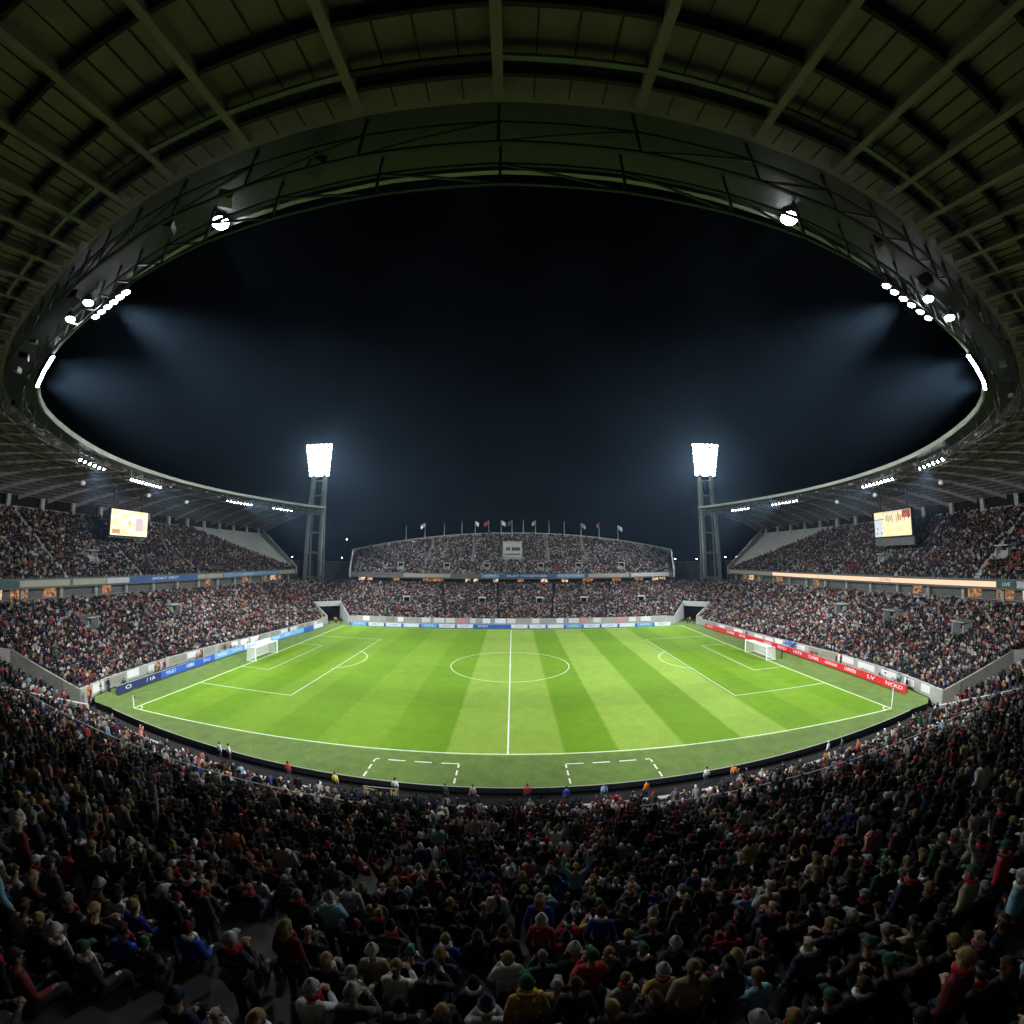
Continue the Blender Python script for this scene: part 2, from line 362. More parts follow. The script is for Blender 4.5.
for s, X0, X1, X6 in ((1, XL, -30.4, -40.6), (-1, XR, 31.2, 40.8)):
    seg((X0, -20), (X1, -20)); seg((X0, 20.2), (X1, 20.2)); seg((X1, -20), (X1, 20.2), W_, Z+.004)
    seg((X0, -9.6), (X6, -9.6)); seg((X0, 10.7), (X6, 10.7)); seg((X6, -9.6), (X6, 10.7), W_, Z+.004)
    cx = X1-s*5.2; r = 8.3; a = math.asin(6.9/r)
    if s > 0: arc(cx, 1.2, r, r, -a, a, 32)
    else: arc(cx, 1.2, r, r, math.pi-a, math.pi+a, 32)
    for yy, sy in ((YN, 1), (YF, -1)):
        t0 = {(1, 1): 0, (-1, 1): math.pi/2, (-1, -1): math.pi, (1, -1): 1.5*math.pi}[(s, sy)]
        arc(X0, yy, 1, 1, t0, t0+math.pi/2, 10)
def dashed(a, b, dash=1.7, gap=.9):
    L = math.dist(a, b); t = 0
    while t < L:
        e = min(L, t+dash); f = lambda q: (a[0]+(b[0]-a[0])*q/L, a[1]+(b[1]-a[1])*q/L); seg(f(t), f(e), .16, Z+.001); t += dash+gap
for s in (-1, 1):
    a, b = (4.7 if s < 0 else 5.4), (12.9 if s < 0 else 13.7)
    dashed((s*a, -34.75), (s*b, -34.75)); dashed((s*a, -38.3), (s*a, -34.9), .9, .5); dashed((s*b, -38.2), (s*b, -34.9), .9, .5)
tag(mk.build('pitch_markings'), kind='structure')

# ------------------------------------------------------------------ side grandstands
def side_stand(sg):
    far_word = 'left of the pitch' if sg < 0 else 'right of the pitch'
    lab = ('full two-tier grandstand behind the blue boards, with blue and cream fascia between its tiers' if sg < 0 else
           'full two-tier grandstand behind the red boards, with a glowing peach ribbon between its tiers')
    root = empty('grandstand', lab, 'grandstand', (sg*65, 0, 0), 0, 'two-tier grandstands beside the pitch')
    inv = Matrix.Translation((-sg*65, 0, 0))
    fl = (lambda T: T) if sg < 0 else mirT
    def done(mb, name):
        mb.v = [(x-sg*65, y, z) for x, y, z in mb.v]; return mb.build(name, root)
    X = lambda x: x*(-sg)           # left-side numbers are written negative
    P2 = lambda pts: [(X(x), y) for x, y in pts]
    mb = MB(); T = fl(tL); T.mesh(mb); done(mb, 'lower_terrace')
    mb = MB(); T2 = fl(tU); T2.mesh(mb, 'concrete')
    done(mb, 'upper_terrace')
    # pitch-side wall, white, with a coping
    mb = MB(); path = P2([tuple(p) for p in inL]); mb.wall(path, -.9, 1.62, -sg*.2, 'white_wall'); mb.wall([(x-sg*.06, y) for x, y in path], 1.62, 1.7, -sg*.32, 'concrete_pale'); done(mb, 'pitch_wall')
    # faint hanging banners on that wall
    for i in range(2, NL-3, 2):
        if random.random() < .85:
            m = 'cloth_pink' if (sg < 0 and i == 17) else random.choice(['board_cream', 'banner_white', 'banner_white', 'board_cream'])
            a, b = inL[i], inL[i+2]; f_ = random.uniform(.5, .93); p = [(X(a[0])-sg*.03, a[1]), (X(a[0]*(1-f_)+b[0]*f_)-sg*.03, a[1]*(1-f_)+b[1]*f_)]
            mb = MB(); mb.wall(p, random.uniform(.35, .6), random.uniform(1.4, 1.6), sg*.02, m); done(mb, 'wall_banner')
    # soffit + tier fascia
    mb = MB(); up = [(X(p[0]), p[1]) for p in upIn]
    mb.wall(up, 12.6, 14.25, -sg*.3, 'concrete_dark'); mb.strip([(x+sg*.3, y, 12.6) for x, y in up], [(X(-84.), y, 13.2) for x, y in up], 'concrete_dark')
    done(mb, 'tier_fascia')
    # boards on the fascia
    yl = lambda a, b, z0, z1, m, off=.05: mb.wall([(x-sg*off, y) for x, y in up_seg(a, b)], z0, z1, sg*.04, m)
    def up_seg(a, b, n=6):
        ys = np.linspace(a, b, n); xs_ = np.interp(ys, upIn[:, 1], upIn[:, 0]); return [(X(x), y) for x, y in zip(xs_, ys)]
    if sg < 0:
        items = [(-45,-31.5,'board_teal','OTE BAN'),(-31.2,-22.2,'board_cream',''),(-21.6,-14.6,'board_cream',''),(-14.4,-9.2,'fascia_white',''),(-9,10.5,'fascia_blue','SPORT FIRST'),(10.8,13.5,'board_cream',''),(13.8,20,'board_cream',''),(20.3,46,'fascia_sky','CITY STADIUM'),(46.3,55,'board_cream','')]
    else:
        items = [(-45,-33.2,'fascia_white',''),(-33,-30,'board_teal','LIVE'),(33,55,'board_cream','')]
    for a, b, m, t in items:
        mb = MB(); yl(a, b, 12.95, 13.95, m); o = done(mb, 'fascia_board')
        if t:
            p = up_seg(a, b, 3)[1]; mtx = Matrix.Translation((p[0]-sg*.1-sg*65, p[1], 13.45)) @ Matrix.Rotation(-sg*math.pi/2 if sg > 0 else math.pi/2, 4, 'Z') @ Matrix.Rotation(math.pi/2, 4, 'X')
            lettering(t, .8, 'letter_dim' if m != 'board_cream' else 'letter_blue', o, mtx, sx=min(1.8, (b-a)*.7/(len(t)*.6)))
    if sg > 0:
        mb = MB(); yl(-29.8, 32.5, 13.0, 13.85, 'led_peach', .08); o = done(mb, 'led_ribbon'); o['label'] = 'long glowing peach screen ribbon'
        mtx = Matrix.Translation((X(-74.2)-sg*.17-sg*65, -7, 13.45)) @ Matrix.Rotation(-math.pi/2, 4, 'Z') @ Matrix.Rotation(math.pi/2, 4, 'X'); lettering('GOAL', .7, 'board_navy', o, mtx, sx=1.6)
    # concourse wall under the upper tier, with lit openings
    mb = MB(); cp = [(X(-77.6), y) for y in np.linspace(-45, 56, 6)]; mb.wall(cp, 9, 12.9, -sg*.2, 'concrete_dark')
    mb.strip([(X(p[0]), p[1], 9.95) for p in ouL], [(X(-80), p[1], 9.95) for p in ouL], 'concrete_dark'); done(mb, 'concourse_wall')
    for y0, w, m in [(-38,3,'warm'),(-33.5,2.2,'warm_bright'),(-29.5,3,'warm'),(-24,2.5,'warm'),(-12,2,'warm'),(18,2,'warm'),(34,3,'warm'),(44,2.4,'warm'),(49,3,'warm_bright'),(53,1.6,'warm')]:
        mb = MB(); mb.box((X(-77.5), y0, 11.6), (.08, w, 1.5), m); done(mb, 'lit_opening')
    for y0 in np.arange(-44, 57, 7.2):
        mb = MB(); mb.box((X(-76.6), y0, 11.25), (.5, .5, 2.8), 'concrete'); done(mb, 'concourse_pier')
    # rail above concourse edge
    mb = MB()
    for z in (10.5, 10.9): mb.tube([(X(p[0]-.1), p[1], z) for p in ouL[::4]], .03, 'grey_steel', 5)
    done(mb, 'rail')
    # back wall and columns below the roof
    mb = MB(); bw = [(X(p[0]-.35), p[1]) for p in upOut]; mb.wall(bw, 24, 26.3, sg*.3, 'concrete'); done(mb, 'back_wall')
    mb = MB(); mb.wall([(X(-91.2), y) for y in (-50, 60)], 24, 28.2, sg*.2, 'black'); done(mb, 'gangway_screen')
    for y0 in np.arange(-47, 60, 7.0):
        x = float(np.interp(y0, upOut[:, 1], upOut[:, 0]))
        mb = MB(); mb.box((X(x-.1), y0, 26.2), (.7, .75, 4.1), 'concrete'); done(mb, 'column')
    # far end wall: sloping concrete flank
    mb = MB(); e0, e1 = upIn[-1], upOut[-1]
    mb.hexa([(X(e0[0]), e0[1], 12.5), (X(e0[0]), e0[1]+.5, 12.5), (X(e1[0]), e1[1]+.5, 12.5), (X(e1[0]), e1[1], 12.5),
             (X(e0[0]), e0[1], 15.2), (X(e0[0]), e0[1]+.5, 15.2), (X(e1[0]), e1[1]+.5, 28.0), (X(e1[0]), e1[1], 28.0)], 'concrete')
    for f in (.18, .36, .54, .72, .9):
        p = e0*(1-f)+e1*f; mb.box((X(p[0]), p[1]-.12, 13.5+f*6), (.5, .3, 3+f*9), 'concrete')
    done(mb, 'end_wall')
    # near flank: sloping concrete wall down to the pitch, with pale return panel
    mb = MB(); A, Bp, C = (-54,-34.7), (-63.6,-38.4), (-71,-43.6)
    mb.wall(P2([A, Bp]), [-.9, -.9], [1.65, 6.1], sg*.3, 'concrete_worn'); done(mb, 'flank_wall')
    mb = MB(); mb.wall(P2([Bp, C]), [2.0, 2.0], [6.1, 6.4], sg*.3, 'white_wall'); done(mb, 'return_wall')
    mb = MB(); mb.wall(P2([(-53.85,-34.75),(-56.2,-35.66)]), [-.8,-.8], [1.7, 2.75], sg*.06, 'board_cream'); done(mb, 'flank_banner')
    # vomitories
    vl = ([(8,18,3,2.0),(16,19,3,2.0)] if sg < 0 else [(NL-1-6,18,3,2.0),(NL-1-11.5,19,3,2.4),(NL-1-17,19,3,1.8)])
    for v in vl: vomitory(T, *v, root, 'concrete', 1.7)
    vu = [(10.5,7,3,2.0)] if sg < 0 else [(35-6.5,8,3,2.0),(35-14,6,3,1.6)]
    for v in vu: vomitory(T2, *v, root, 'concrete', 1.6)
    s1 = T.seats(spacing=.42, fill=.96, skip=vom_skip(vl, T), aisles=[(a, .16) for a in range(4, NL, 6)])
    def upskip(u, k, p):
        uu = u if sg < 0 else 35-u
        if (p[1]-24)/32 > 1-(k/26)*.95: return True          # bare concrete towards the far end of the top rows
        if sg < 0 and p[1] < -20 and 6 < k < 17 and random.random() < .42 and p[1] < -24: return True
        return vsk(u, k, p)
    vsk = vom_skip(vu, T2)
    s2 = T2.seats(spacing=.42, fill=.94, skip=upskip, aisles=[(a, .14) for a in range(3, 36, 5)])
    seats.extend([(*s, 0) for s in s1]); seats.extend([(*s, 1) for s in s2])
    return root
left_stand = side_stand(-1); right_stand = side_stand(1)

# ------------------------------------------------------------------ far end stand
root = empty('end_stand', 'end stand beyond the far touchline, its open upper tier crowned by flagpoles', 'grandstand', (0, 50, 0))
def done(mb, name):
    mb.v = [(x, y-50, z) for x, y, z in mb.v]; return mb.build(name, root)
mb = MB(); tF.mesh(mb); done(mb, 'lower_terrace')
for T in (tC, mirT(tC)):
    mb = MB(); sk = tunnel_skip if T is tC else (lambda i, k: (NC-1-GAP[1]) <= i < (NC-1-GAP[0]) and k < GAP[2])
    T.mesh(mb, 'terrace', sk); done(mb, 'corner_terrace')
    g0, g1 = (GAP[0], GAP[1]) if T is tC else (NC-1-GAP[1], NC-1-GAP[0])
    mb = MB()
    for g, t in ((g0, .25), (g1, -.25)):
        a, b = T.pt(g, 0), T.pt(g, GAP[2]/LR); mb.wall([tuple(a), tuple(b)], [-.02, -.02], [2.4, T.z(GAP[2])+1.0], t, 'concrete')
    a, b = T.pt(g0, GAP[2]/LR), T.pt(g1, GAP[2]/LR); c = (a+b)/2; d = (b-a)/np.linalg.norm(b-a); o_ = np.array([-d[1], d[0]])
    if o_[1] < 0: o_ = -o_
    zt = T.z(GAP[2])
    mb.hexa([(*(a-o_*.9), zt-.5), (*(b-o_*.9), zt-.5), (*(b+o_*.3), zt-.5), (*(a+o_*.3), zt-.5), (*(a-o_*.9), zt+.9), (*(b-o_*.9), zt+.9), (*(b+o_*.3), zt+.9), (*(a+o_*.3), zt+.9)], 'concrete_pale')
    mb.add([(*(a+o_*1.2), -.02), (*(b+o_*1.2), -.02), (*(b+o_*1.2), zt-.4), (*(a+o_*1.2), zt-.4)], [(0,1,2,3)], 'black')  # black sheet paints the darkness inside the tunnel mouth
    done(mb, 'tunnel')
    wl = T.seats(spacing=.42, fill=.96, skip=lambda u, k, p, g0=g0, g1=g1: g0-.6 < u < g1+.6 and k < GAP[2]+1)
    seats.extend([(*s, 0) for s in wl])
    fr = [tuple(T.pin[i]) for i in range(NC) if i <= g0 or i >= g1]
    mb = MB(); h = [tuple(p) for p in T.pin[:g0+1]]; 
    if len(h) > 1: mb.wall(h, -.02, 2.2, .2, 'white_wall')
    if mb.v: done(mb, 'pitch_wall')
    mb = MB(); h = [tuple(p) for p in T.pin[g1:]]
    if len(h) > 1: mb.wall(h, -.02, 2.2, .2, 'white_wall')
    done(mb, 'pitch_wall')
mb = MB(); mb.wall([tuple(p) for p in inF], -.02, 2.35, .2, 'white_wall'); done(mb, 'pitch_wall')
for x in np.arange(-42, 42, 3.4):
    if random.random() < .75:
        mb = MB(); yw = lambda q: float(np.interp(q, inF[:, 0], inF[:, 1]))-.06; x2 = x+random.uniform(1.5, 3); mb.wall([(x, yw(x)), (x2, yw(x2))], 1.0, 2.3, .03, random.choice(['banner_white', 'banner_white', 'board_cream', 'cloth_pink', 'board_white'])); done(mb, 'wall_banner')
mb = MB()
tFU.mesh(mb, 'concrete', lambda i, k: not (tFU.inside(tFU.line((k+.5)/30)[i]) and tFU.inside(tFU.line((k+.5)/30)[i+1]))); done(mb, 'upper_terrace')
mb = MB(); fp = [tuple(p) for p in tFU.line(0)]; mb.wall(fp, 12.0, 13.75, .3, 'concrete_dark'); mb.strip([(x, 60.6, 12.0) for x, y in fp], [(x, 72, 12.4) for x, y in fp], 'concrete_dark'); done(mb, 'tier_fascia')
zb = lambda y: 13.0+(27.2-13.0)*(y-60.3)/20.0
mb = MB(); rimp = [tuple(p) for p in fuOut]; mb.wall(rimp, 12.5, [zb(p[1])+1.15 for p in rimp], .6, 'concrete'); mb.wall([(x, y-.12) for x, y in rimp], [zb(p[1])+1.15 for p in rimp], [zb(p[1])+1.4 for p in rimp], .85, 'concrete_pale'); done(mb, 'back_wall')
for s in (-1, 1):
    mb = MB(); a, b = (s*54.5, 60.0), (s*58.0, 70.8)
    mb.wall([a, b], [12, 12], [14.6, zb(70.3)+1.3], -s*.5, 'concrete_pale'); done(mb, 'end_wall')
vf = [(20+x/54.5*20, 5, 2, 1.7) for x in (-37.5, -21.7, -8.4, 9.6, 22.3, 37)]
for v in vf: vomitory(tFU, *v, root, 'concrete_pale', 1.5)
vlow = [(12+x/44*12, 14, 2, 1.7) for x in (-8, 7.5, 19.5, 34, -28)]
for v in vlow: vomitory(tF, *v, root, 'concrete_pale', 1.5)
for x in (-13.5, -29.5, 12.5, 26):        # pale stair gangways up the upper tier
    mb = MB()
    for k in range(30):
        u = 20+x/54.5*20; p = tFU.pt(u, (k+.5)/30)
        if tFU.inside(p) and (k > 8): mb.box((p[0], p[1], tFU.z(k)+.1), (.9, .8, .25), 'concrete_pale')
    done(mb, 'stair')
seats.extend([(*s, 0) for s in tF.seats(spacing=.42, fill=.97, skip=vom_skip(vlow, tF), aisles=[(a, .1) for a in range(3, NF, 4)])])
pbx = lambda u, k, p: abs(p[0]-.2) < 4.2 and 9 < k < 22
vs_ = vom_skip(vf, tFU)
seats.extend([(*s, 2) for s in tFU.seats(spacing=.42, fill=.95, skip=lambda u, k, p: (not tFU.inside(p)) or pbx(u, k, p) or vs_(u, k, p) or any(abs(p[0]-x) < .7 and k > 8 for x in (-13.5, -29.5, 12.5, 26)))])
# concourse under the far upper tier
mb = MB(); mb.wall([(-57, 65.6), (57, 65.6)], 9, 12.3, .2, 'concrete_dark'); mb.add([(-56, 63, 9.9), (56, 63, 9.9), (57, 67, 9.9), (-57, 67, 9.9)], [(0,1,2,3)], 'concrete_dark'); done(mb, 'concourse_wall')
for x, w, m in [(-52.5,2.4,'warm_bright'),(-49.5,1.8,'warm_bright'),(-40,2.2,'warm'),(-27,7,'warm'),(-15,1.6,'warm_bright'),(-12.2,1.6,'warm_bright'),(-5.5,1.6,'warm_bright'),(3,2,'warm'),(11,2.2,'warm_bright'),(18,2,'warm_bright'),(26,3.5,'warm'),(36,3,'warm'),(44,3,'warm'),(50,2,'warm_bright'),(52.6,2,'warm_bright')]:
    mb = MB(); mb.box((x, 65.5, 11.3), (w, .1, 1.25), m); done(mb, 'lit_opening')
for a, b, m, t in [(-36,-20,'board_cream',''),(-10,-4,'fascia_sky','CITY'),(-4,14,'fascia_blue','PLAY TOGETHER'),(14.5,24,'fascia_sky','MATCH DAY'),(25,39,'board_cream',''),(39.5,53,'fascia_white','')]:
    mb = MB(); mb.box(((a+b)/2, 60.2, 13.0), (b-a-.2, .12, 1.2), m); o = done(mb, 'fascia_board')
    if t: lettering(t, .95, 'letter_dim', o, Matrix.Translation(((a+b)/2, 60.1-50, 13.0)) @ Matrix.Rotation(math.pi/2, 4, 'X'), sx=min(1.8, (b-a)*.8/(len(t)*.6)))

# press box standing in the middle of the far upper tier
pb = empty('press_box', 'pale press box with dark windows amid the crowd high in the end stand', 'press box', (.2, 69.5, 18.9))
mb = MB(); mb.box((0, 1.5, 2.7), (6.6, 4, 5.4), 'concrete_pale'); mb.box((0, 1.3, 5.55), (7.1, 4.9, .3), 'concrete_pale'); mb.build('body', pb)
for x, w in ((-1.55, 1.3), (1.15, 2.8)):
    mb = MB(); mb.box((x, -.5, 3.05), (w, .12, 1.15), 'dark_steel'); o = mb.build('window', pb)
    for k in range(1, 3):
        mb = MB(); mb.box((x-w/2+w*k/3, -.6, 3.05), (.06, .06, 1.15), 'concrete_pale'); q = mb.build('mullion', o)
mb = MB(); mb.box((0, -.52, 1.2), (5.6, .1, .5), 'concrete_dark'); mb.build('sill', pb)

# flagpoles along its crest
flags = [(-39.5,'',''),(-32.6,'banner_white','white flag hanging limp'),(-25.5,'',''),(-18.9,'',''),(-13.9,'banner_white','white flag half unfurled'),(-8.8,'flag_red','red flag blowing to one side'),(-4.1,'banner_white','white flag blowing level'),(0,'board_teal','dark teal flag hanging'),(4.3,'',''),(8.9,'board_cream','cream flag spread like a cross'),(14,'',''),(19.7,'',''),(26,'board_cream','thin cream pennant'),(32.6,'flag_red','pink and red pennant'),(39.5,'banner_white','pale pennant near the top')]
ORD = ['first','second','third','fourth','fifth','sixth','seventh','eighth','ninth','tenth','eleventh','twelfth','thirteenth','fourteenth','fifteenth']
for i, (x, m, d) in enumerate(flags):
    y = float(np.interp(x, fuOut[:, 0], fuOut[:, 1]))+.35; z = zb(y-.35)+1.4; h = 4.6 if abs(x) < 30 else 5.3
    lab = (f'tall flagpole with {d}, on the end stand crest' if d else f'bare flagpole on the end stand crest, {ORD[i]} counting from the blue-board side')
    fo = empty('flagpole', lab, 'flagpole', (x, y, z), 0, 'flagpoles along the end stand crest')
    mb = MB(); mb.tube([(0,0,-.3),(0,0,h*.5),(0,0,h)], [.1,.085,.07], 'pole_steel', 6); mb.box((0,0,h+.08), (.18,.18,.16), 'grey_steel'); mb.build('pole', fo)
    if m:
        A = []; Bq = []; wid = random.choice((1.0, 1.5, 1.9)); dirn = -1 if i % 2 else 1
        for k in range(9):
            t = k/8; A.append((dirn*(.06+wid*t*.9), .18*math.sin(t*7), h-.1-.5*t*t*wid)); Bq.append((dirn*(.06+wid*t*.8), .2*math.sin(t*7+.6), h-1.3-.75*t*wid*.8))
        mb = MB(); mb.strip(A, Bq, m); mb.build('flag', fo)

# corner walls behind the bowl
for s in (-1, 1):
    mb = MB(); mb.wall([(s*62, 84), (s*98, 90)], -2.3, 16.2, .4*s, 'concrete'); mb.box((s*80, 86.6, 16.35), (36.5, .9, .3), 'concrete_pale', s*math.atan2(6, 36))
    for k in range(6): mb.box((s*(65+k*6), 84.15+k*1.0, 7), (.6, .5, 18), 'concrete')
    tag(mb.build('boundary_wall'), 'long concrete boundary wall behind the floodlight tower on the %s-board side' % ('blue' if s < 0 else 'red'), 'wall', 'boundary walls behind the stadium corners')

# ------------------------------------------------------------------ near stand
NX = 49
nx = np.linspace(-60, 60, NX)
ny = np.where(np.abs(nx) <= 47, -43.3+nx*nx/420, -38.04-(np.abs(nx)-47)*.25)
nIn = np.stack([nx, ny], 1); nOut = np.stack([nx*1.12, -71.2+nx*nx/700], 1)
tN = Terrace(nIn, nOut, 36, .4, 14.9)
root = empty('near_stand', 'shadowed single-tier stand packed with spectators seen from behind, across a dark moat from the turf', 'grandstand', (0,-55,0))
def done(mb, name):
    mb.v = [(x, y+55, z) for x, y, z in mb.v]; return mb.build(name, root)
mb = MB(); tN.mesh(mb); done(mb, 'terrace')
mb = MB(); mb.wall([tuple(p) for p in nIn], -.95, 1.0, -.22, 'concrete'); mb.wall([(x, y+.06) for x, y in nIn], 1.0, 1.12, -.34, 'concrete_pale'); done(mb, 'front_wall')
mb = MB(); mb.wall([(nx[i], ny[i]+.1) for i in list(range(0, 6))], [1.0]*6, [2.5-.12*i for i in range(6)], -.3, 'concrete_pale'); done(mb, 'parapet')
mb = MB(); mb.wall([(nx[i], ny[i]+.1) for i in list(range(NX-6, NX))], [1.0]*6, [1.9+.12*i for i in range(6)], -.3, 'concrete_pale'); done(mb, 'parapet')
for rk in (9,):
    t = rk/36; L = tN.line(t); z = tN.z(rk); mb = MB()
    for h in (1.25,): mb.tube([(p[0], p[1], z+h) for p in L[6:22]], .03, 'grey_steel', 6)
    for p in L[6:22]: mb.tube([(p[0], p[1], z-.4), (p[0], p[1], z+1.25)], .03, 'dark_steel', 6)
    done(mb, 'rail')
    mb = MB()
    for h in (1.25,): mb.tube([(p[0], p[1], z+h) for p in L[27:43]], .03, 'grey_steel', 6)
    for p in L[27:43]: mb.tube([(p[0], p[1], z-.4), (p[0], p[1], z+1.25)], .03, 'dark_steel', 6)
    done(mb, 'rail')
mb = MB()
for h in (.55, ): mb.tube([(p[0], p[1]+.1, 1.1+h) for p in nIn[5:44]], .02, 'dark_steel', 6)
for p in nIn[5:44]: mb.tube([(p[0], p[1]+.1, 1.0), (p[0], p[1]+.1, 1.65)], .02, 'dark_steel', 5)
done(mb, 'front_rail')
near_seats = tN.seats(spacing=.53, fill=.93, aisles=[(a+.5, .2) for a in range(4, NX, 6)], skip=lambda u, k, p: k == 9 or math.dist(p, (CAM[0], CAM[1])) < 3.0)
# corner blocks between near stand and side stands
for s in (-1, 1):
    T = Terrace([(s*53.4,-36.0), (s*52.6,-38.9)], [(s*64.3,-39.2), (s*65.5,-42.6)], 14, .2, 3.9)
    mb = MB(); T.mesh(mb); done(mb, 'corner_terrace')
    seats.extend([(x, y, z, r+random.uniform(-.3, .3), 3) for x, y, z, r in T.seats(spacing=.5, fill=.95)])

# ------------------------------------------------------------------ roof
rimL = [(-56,42.5,33.3),(-60,33,33.2),(-63.3,20,33.1),(-65,8,33),(-65.2,-4,33),(-63.8,-15,33.1),(-61,-25,33.2),(-56.3,-34.6,33.4),(-50.3,-43.2,33.8),(-43.2,-48.7,34),(-34.4,-52.9,34),(-28,-55.2,34),(-21.8,-57.1,34),(-16.8,-58.6,34),(-10,-60,34)]
outL = [(-90.5,63,27.8),(-91.5,45,27.9),(-91.5,28,28),(-91.3,8,28.2),(-91.2,-10,28.3),(-90.8,-26,28.3),(-89,-42,28.2),(-85,-57,28),(-78,-69,28),(-68,-79,28),(-54,-87,28),(-43,-91,28),(-33,-94,28),(-24,-96,28),(-13,-97.5,28)]
NR_ = 37
full = lambda L, mid: np.array(L+[mid]+[(-x, y, z) for x, y, z in L[::-1]], float)
RIM = resample(full(rimL, (0,-60.7,34)), 2*NR_+1); OUT = resample(full(outL, (0,-98,28)), 2*NR_+1)
roof = empty('stadium_roof', 'horseshoe cantilever roof of ribbed grey steel open to the night sky in the middle', 'roof', (0, -97, 0))
def done(mb, name):
    mb.v = [(x, y+97, z) for x, y, z in mb.v]; return mb.build(name, roof)
rp = lambda i, t, dz=0: np.array([*(RIM[i]*(1-t)+OUT[i]*t)])+np.array([0, 0, dz+1.1*math.sin(math.pi*min(1, max(0, t)))])
TS = [0, .075, .2, .4, .6, .8, 1.0]
mb = MB()
for a, b in zip(TS[:-1], TS[1:]):
    mb.strip([rp(i, a) for i in range(len(RIM))], [rp(i, b) for i in range(len(RIM))], 'roof_sheet' if a > 0 else 'dark_steel')
    mb.strip([rp(i, a, .45) for i in range(len(RIM))], [rp(i, b, .45) for i in range(len(RIM))], 'dark_steel')
mb.strip([rp(i, 1) for i in range(len(RIM))], [rp(i, 1, .45) for i in range(len(RIM))], 'roof_steel')
for i in (0, len(RIM)-1):
    for a, b in zip(TS[:-1], TS[1:]): mb.add([rp(i, a, -.2), rp(i, b, -.2), rp(i, b, .6), rp(i, a, .6)], [(0,1,2,3)], 'rim')
for i in range(len(RIM)-1):
    for f in (.25, .5, .75):
        p = [rp(i, t, -.012)*(1-f)+rp(i+1, t, -.012)*f for t in (.08, .3, .6, .98)]
        for a, b in zip(p[:-1], p[1:]): mb.bar(a, b, .05, 'dark_steel', .03)
done(mb, 'roof_deck')
for i in range(len(RIM)):
    mb = MB(); n = 9
    for q in range(n):
        t0, t1 = .085+(.985-.085)*q/n, .085+(.985-.085)*(q+1)/n; d0, d1 = .34+.5*t0, .34+.5*t1
        p, r = rp(i, t0, -.003), rp(i, t1, -.003); tv = RIM[min(i+1, len(RIM)-1)]-RIM[max(i-1, 0)]; tv = tv/np.linalg.norm(tv)*.15
        z0, z1 = np.array([0,0,-d0]), np.array([0,0,-d1])
        mb.hexa([p-tv+z0, p+tv+z0, r+tv+z1, r-tv+z1, p-tv, p+tv, r+tv, r-tv], 'roof_steel')
    done(mb, 'roof_beam')
for t in (.105, .16, .215, .27, .33, .39, .45, .51, .57, .63, .69, .75, .81, .87, .93):
    mb = MB()
    for i in range(len(RIM)-1):
        p, r = rp(i, t, -.18), rp(i+1, t, -.18); mb.bar(p, r, .13, 'dark_steel', .3)
    done(mb, 'purlin')
mb = MB()
for i in range(len(RIM)-1):
    p, r = RIM[i], RIM[i+1]; n_ = np.array([-(r-p)[1], (r-p)[0], 0]); n_ /= np.linalg.norm(n_)
    c = np.array([p+np.array([0,0,-.12]), r+np.array([0,0,-.12]), r+np.array([0,0,.48]), p+np.array([0,0,.48])]); 
    if (np.array([0, 0, 0])-p)@n_ < 0: n_ = -n_
    mb.hexa([c[0], c[1], c[1]+n_*.18, c[0]+n_*.18, c[3], c[2], c[2]+n_*.18, c[3]+n_*.18], 'rim')
done(mb, 'roof_edge')
# service catwalk slung under the edge
mb = MB()
inw = lambda i, t, dz: rp(i, t, dz)
for t, dz, w in ((.025,-.9,.1),(.07,-.9,.1),(.025,-1.9,.1),(.07,-1.9,.1)):
    for i in range(len(RIM)-1): mb.bar(inw(i, t, dz), inw(i+1, t, dz), w, 'black' if w > .2 else 'dark_steel', .06 if w > .2 else .1)
for i in range(len(RIM)):
    for t in (.025, .07): mb.bar(inw(i, t, .1), inw(i, t, -1.95), .09, 'dark_steel')
    if i < len(RIM)-1:
        mb.bar(inw(i, .07, -1.9), inw(i+1, .07, -.9), .07, 'dark_steel'); mb.bar(inw(i, .025, -.9), inw(i+1, .025, -1.9), .07, 'dark_steel')
        m_ = (inw(i, .05, -1.0)+inw(i+1, .05, -1.0))/2
        if random.random() < .5: mb.box(m_+np.array([0, 0, random.uniform(-.5, .3)]), (random.uniform(.3, .7), random.uniform(.3, .8), random.uniform(.3, .5)), random.choice(['dark_steel', 'grey_steel', 'black']), random.random())
        mb.bar((inw(i, .12, -.3)), (inw(i+1, .12, -.3)), .16, 'grey_steel' if i % 3 else 'dark_steel')
done(mb, 'catwalk')
cw = inw

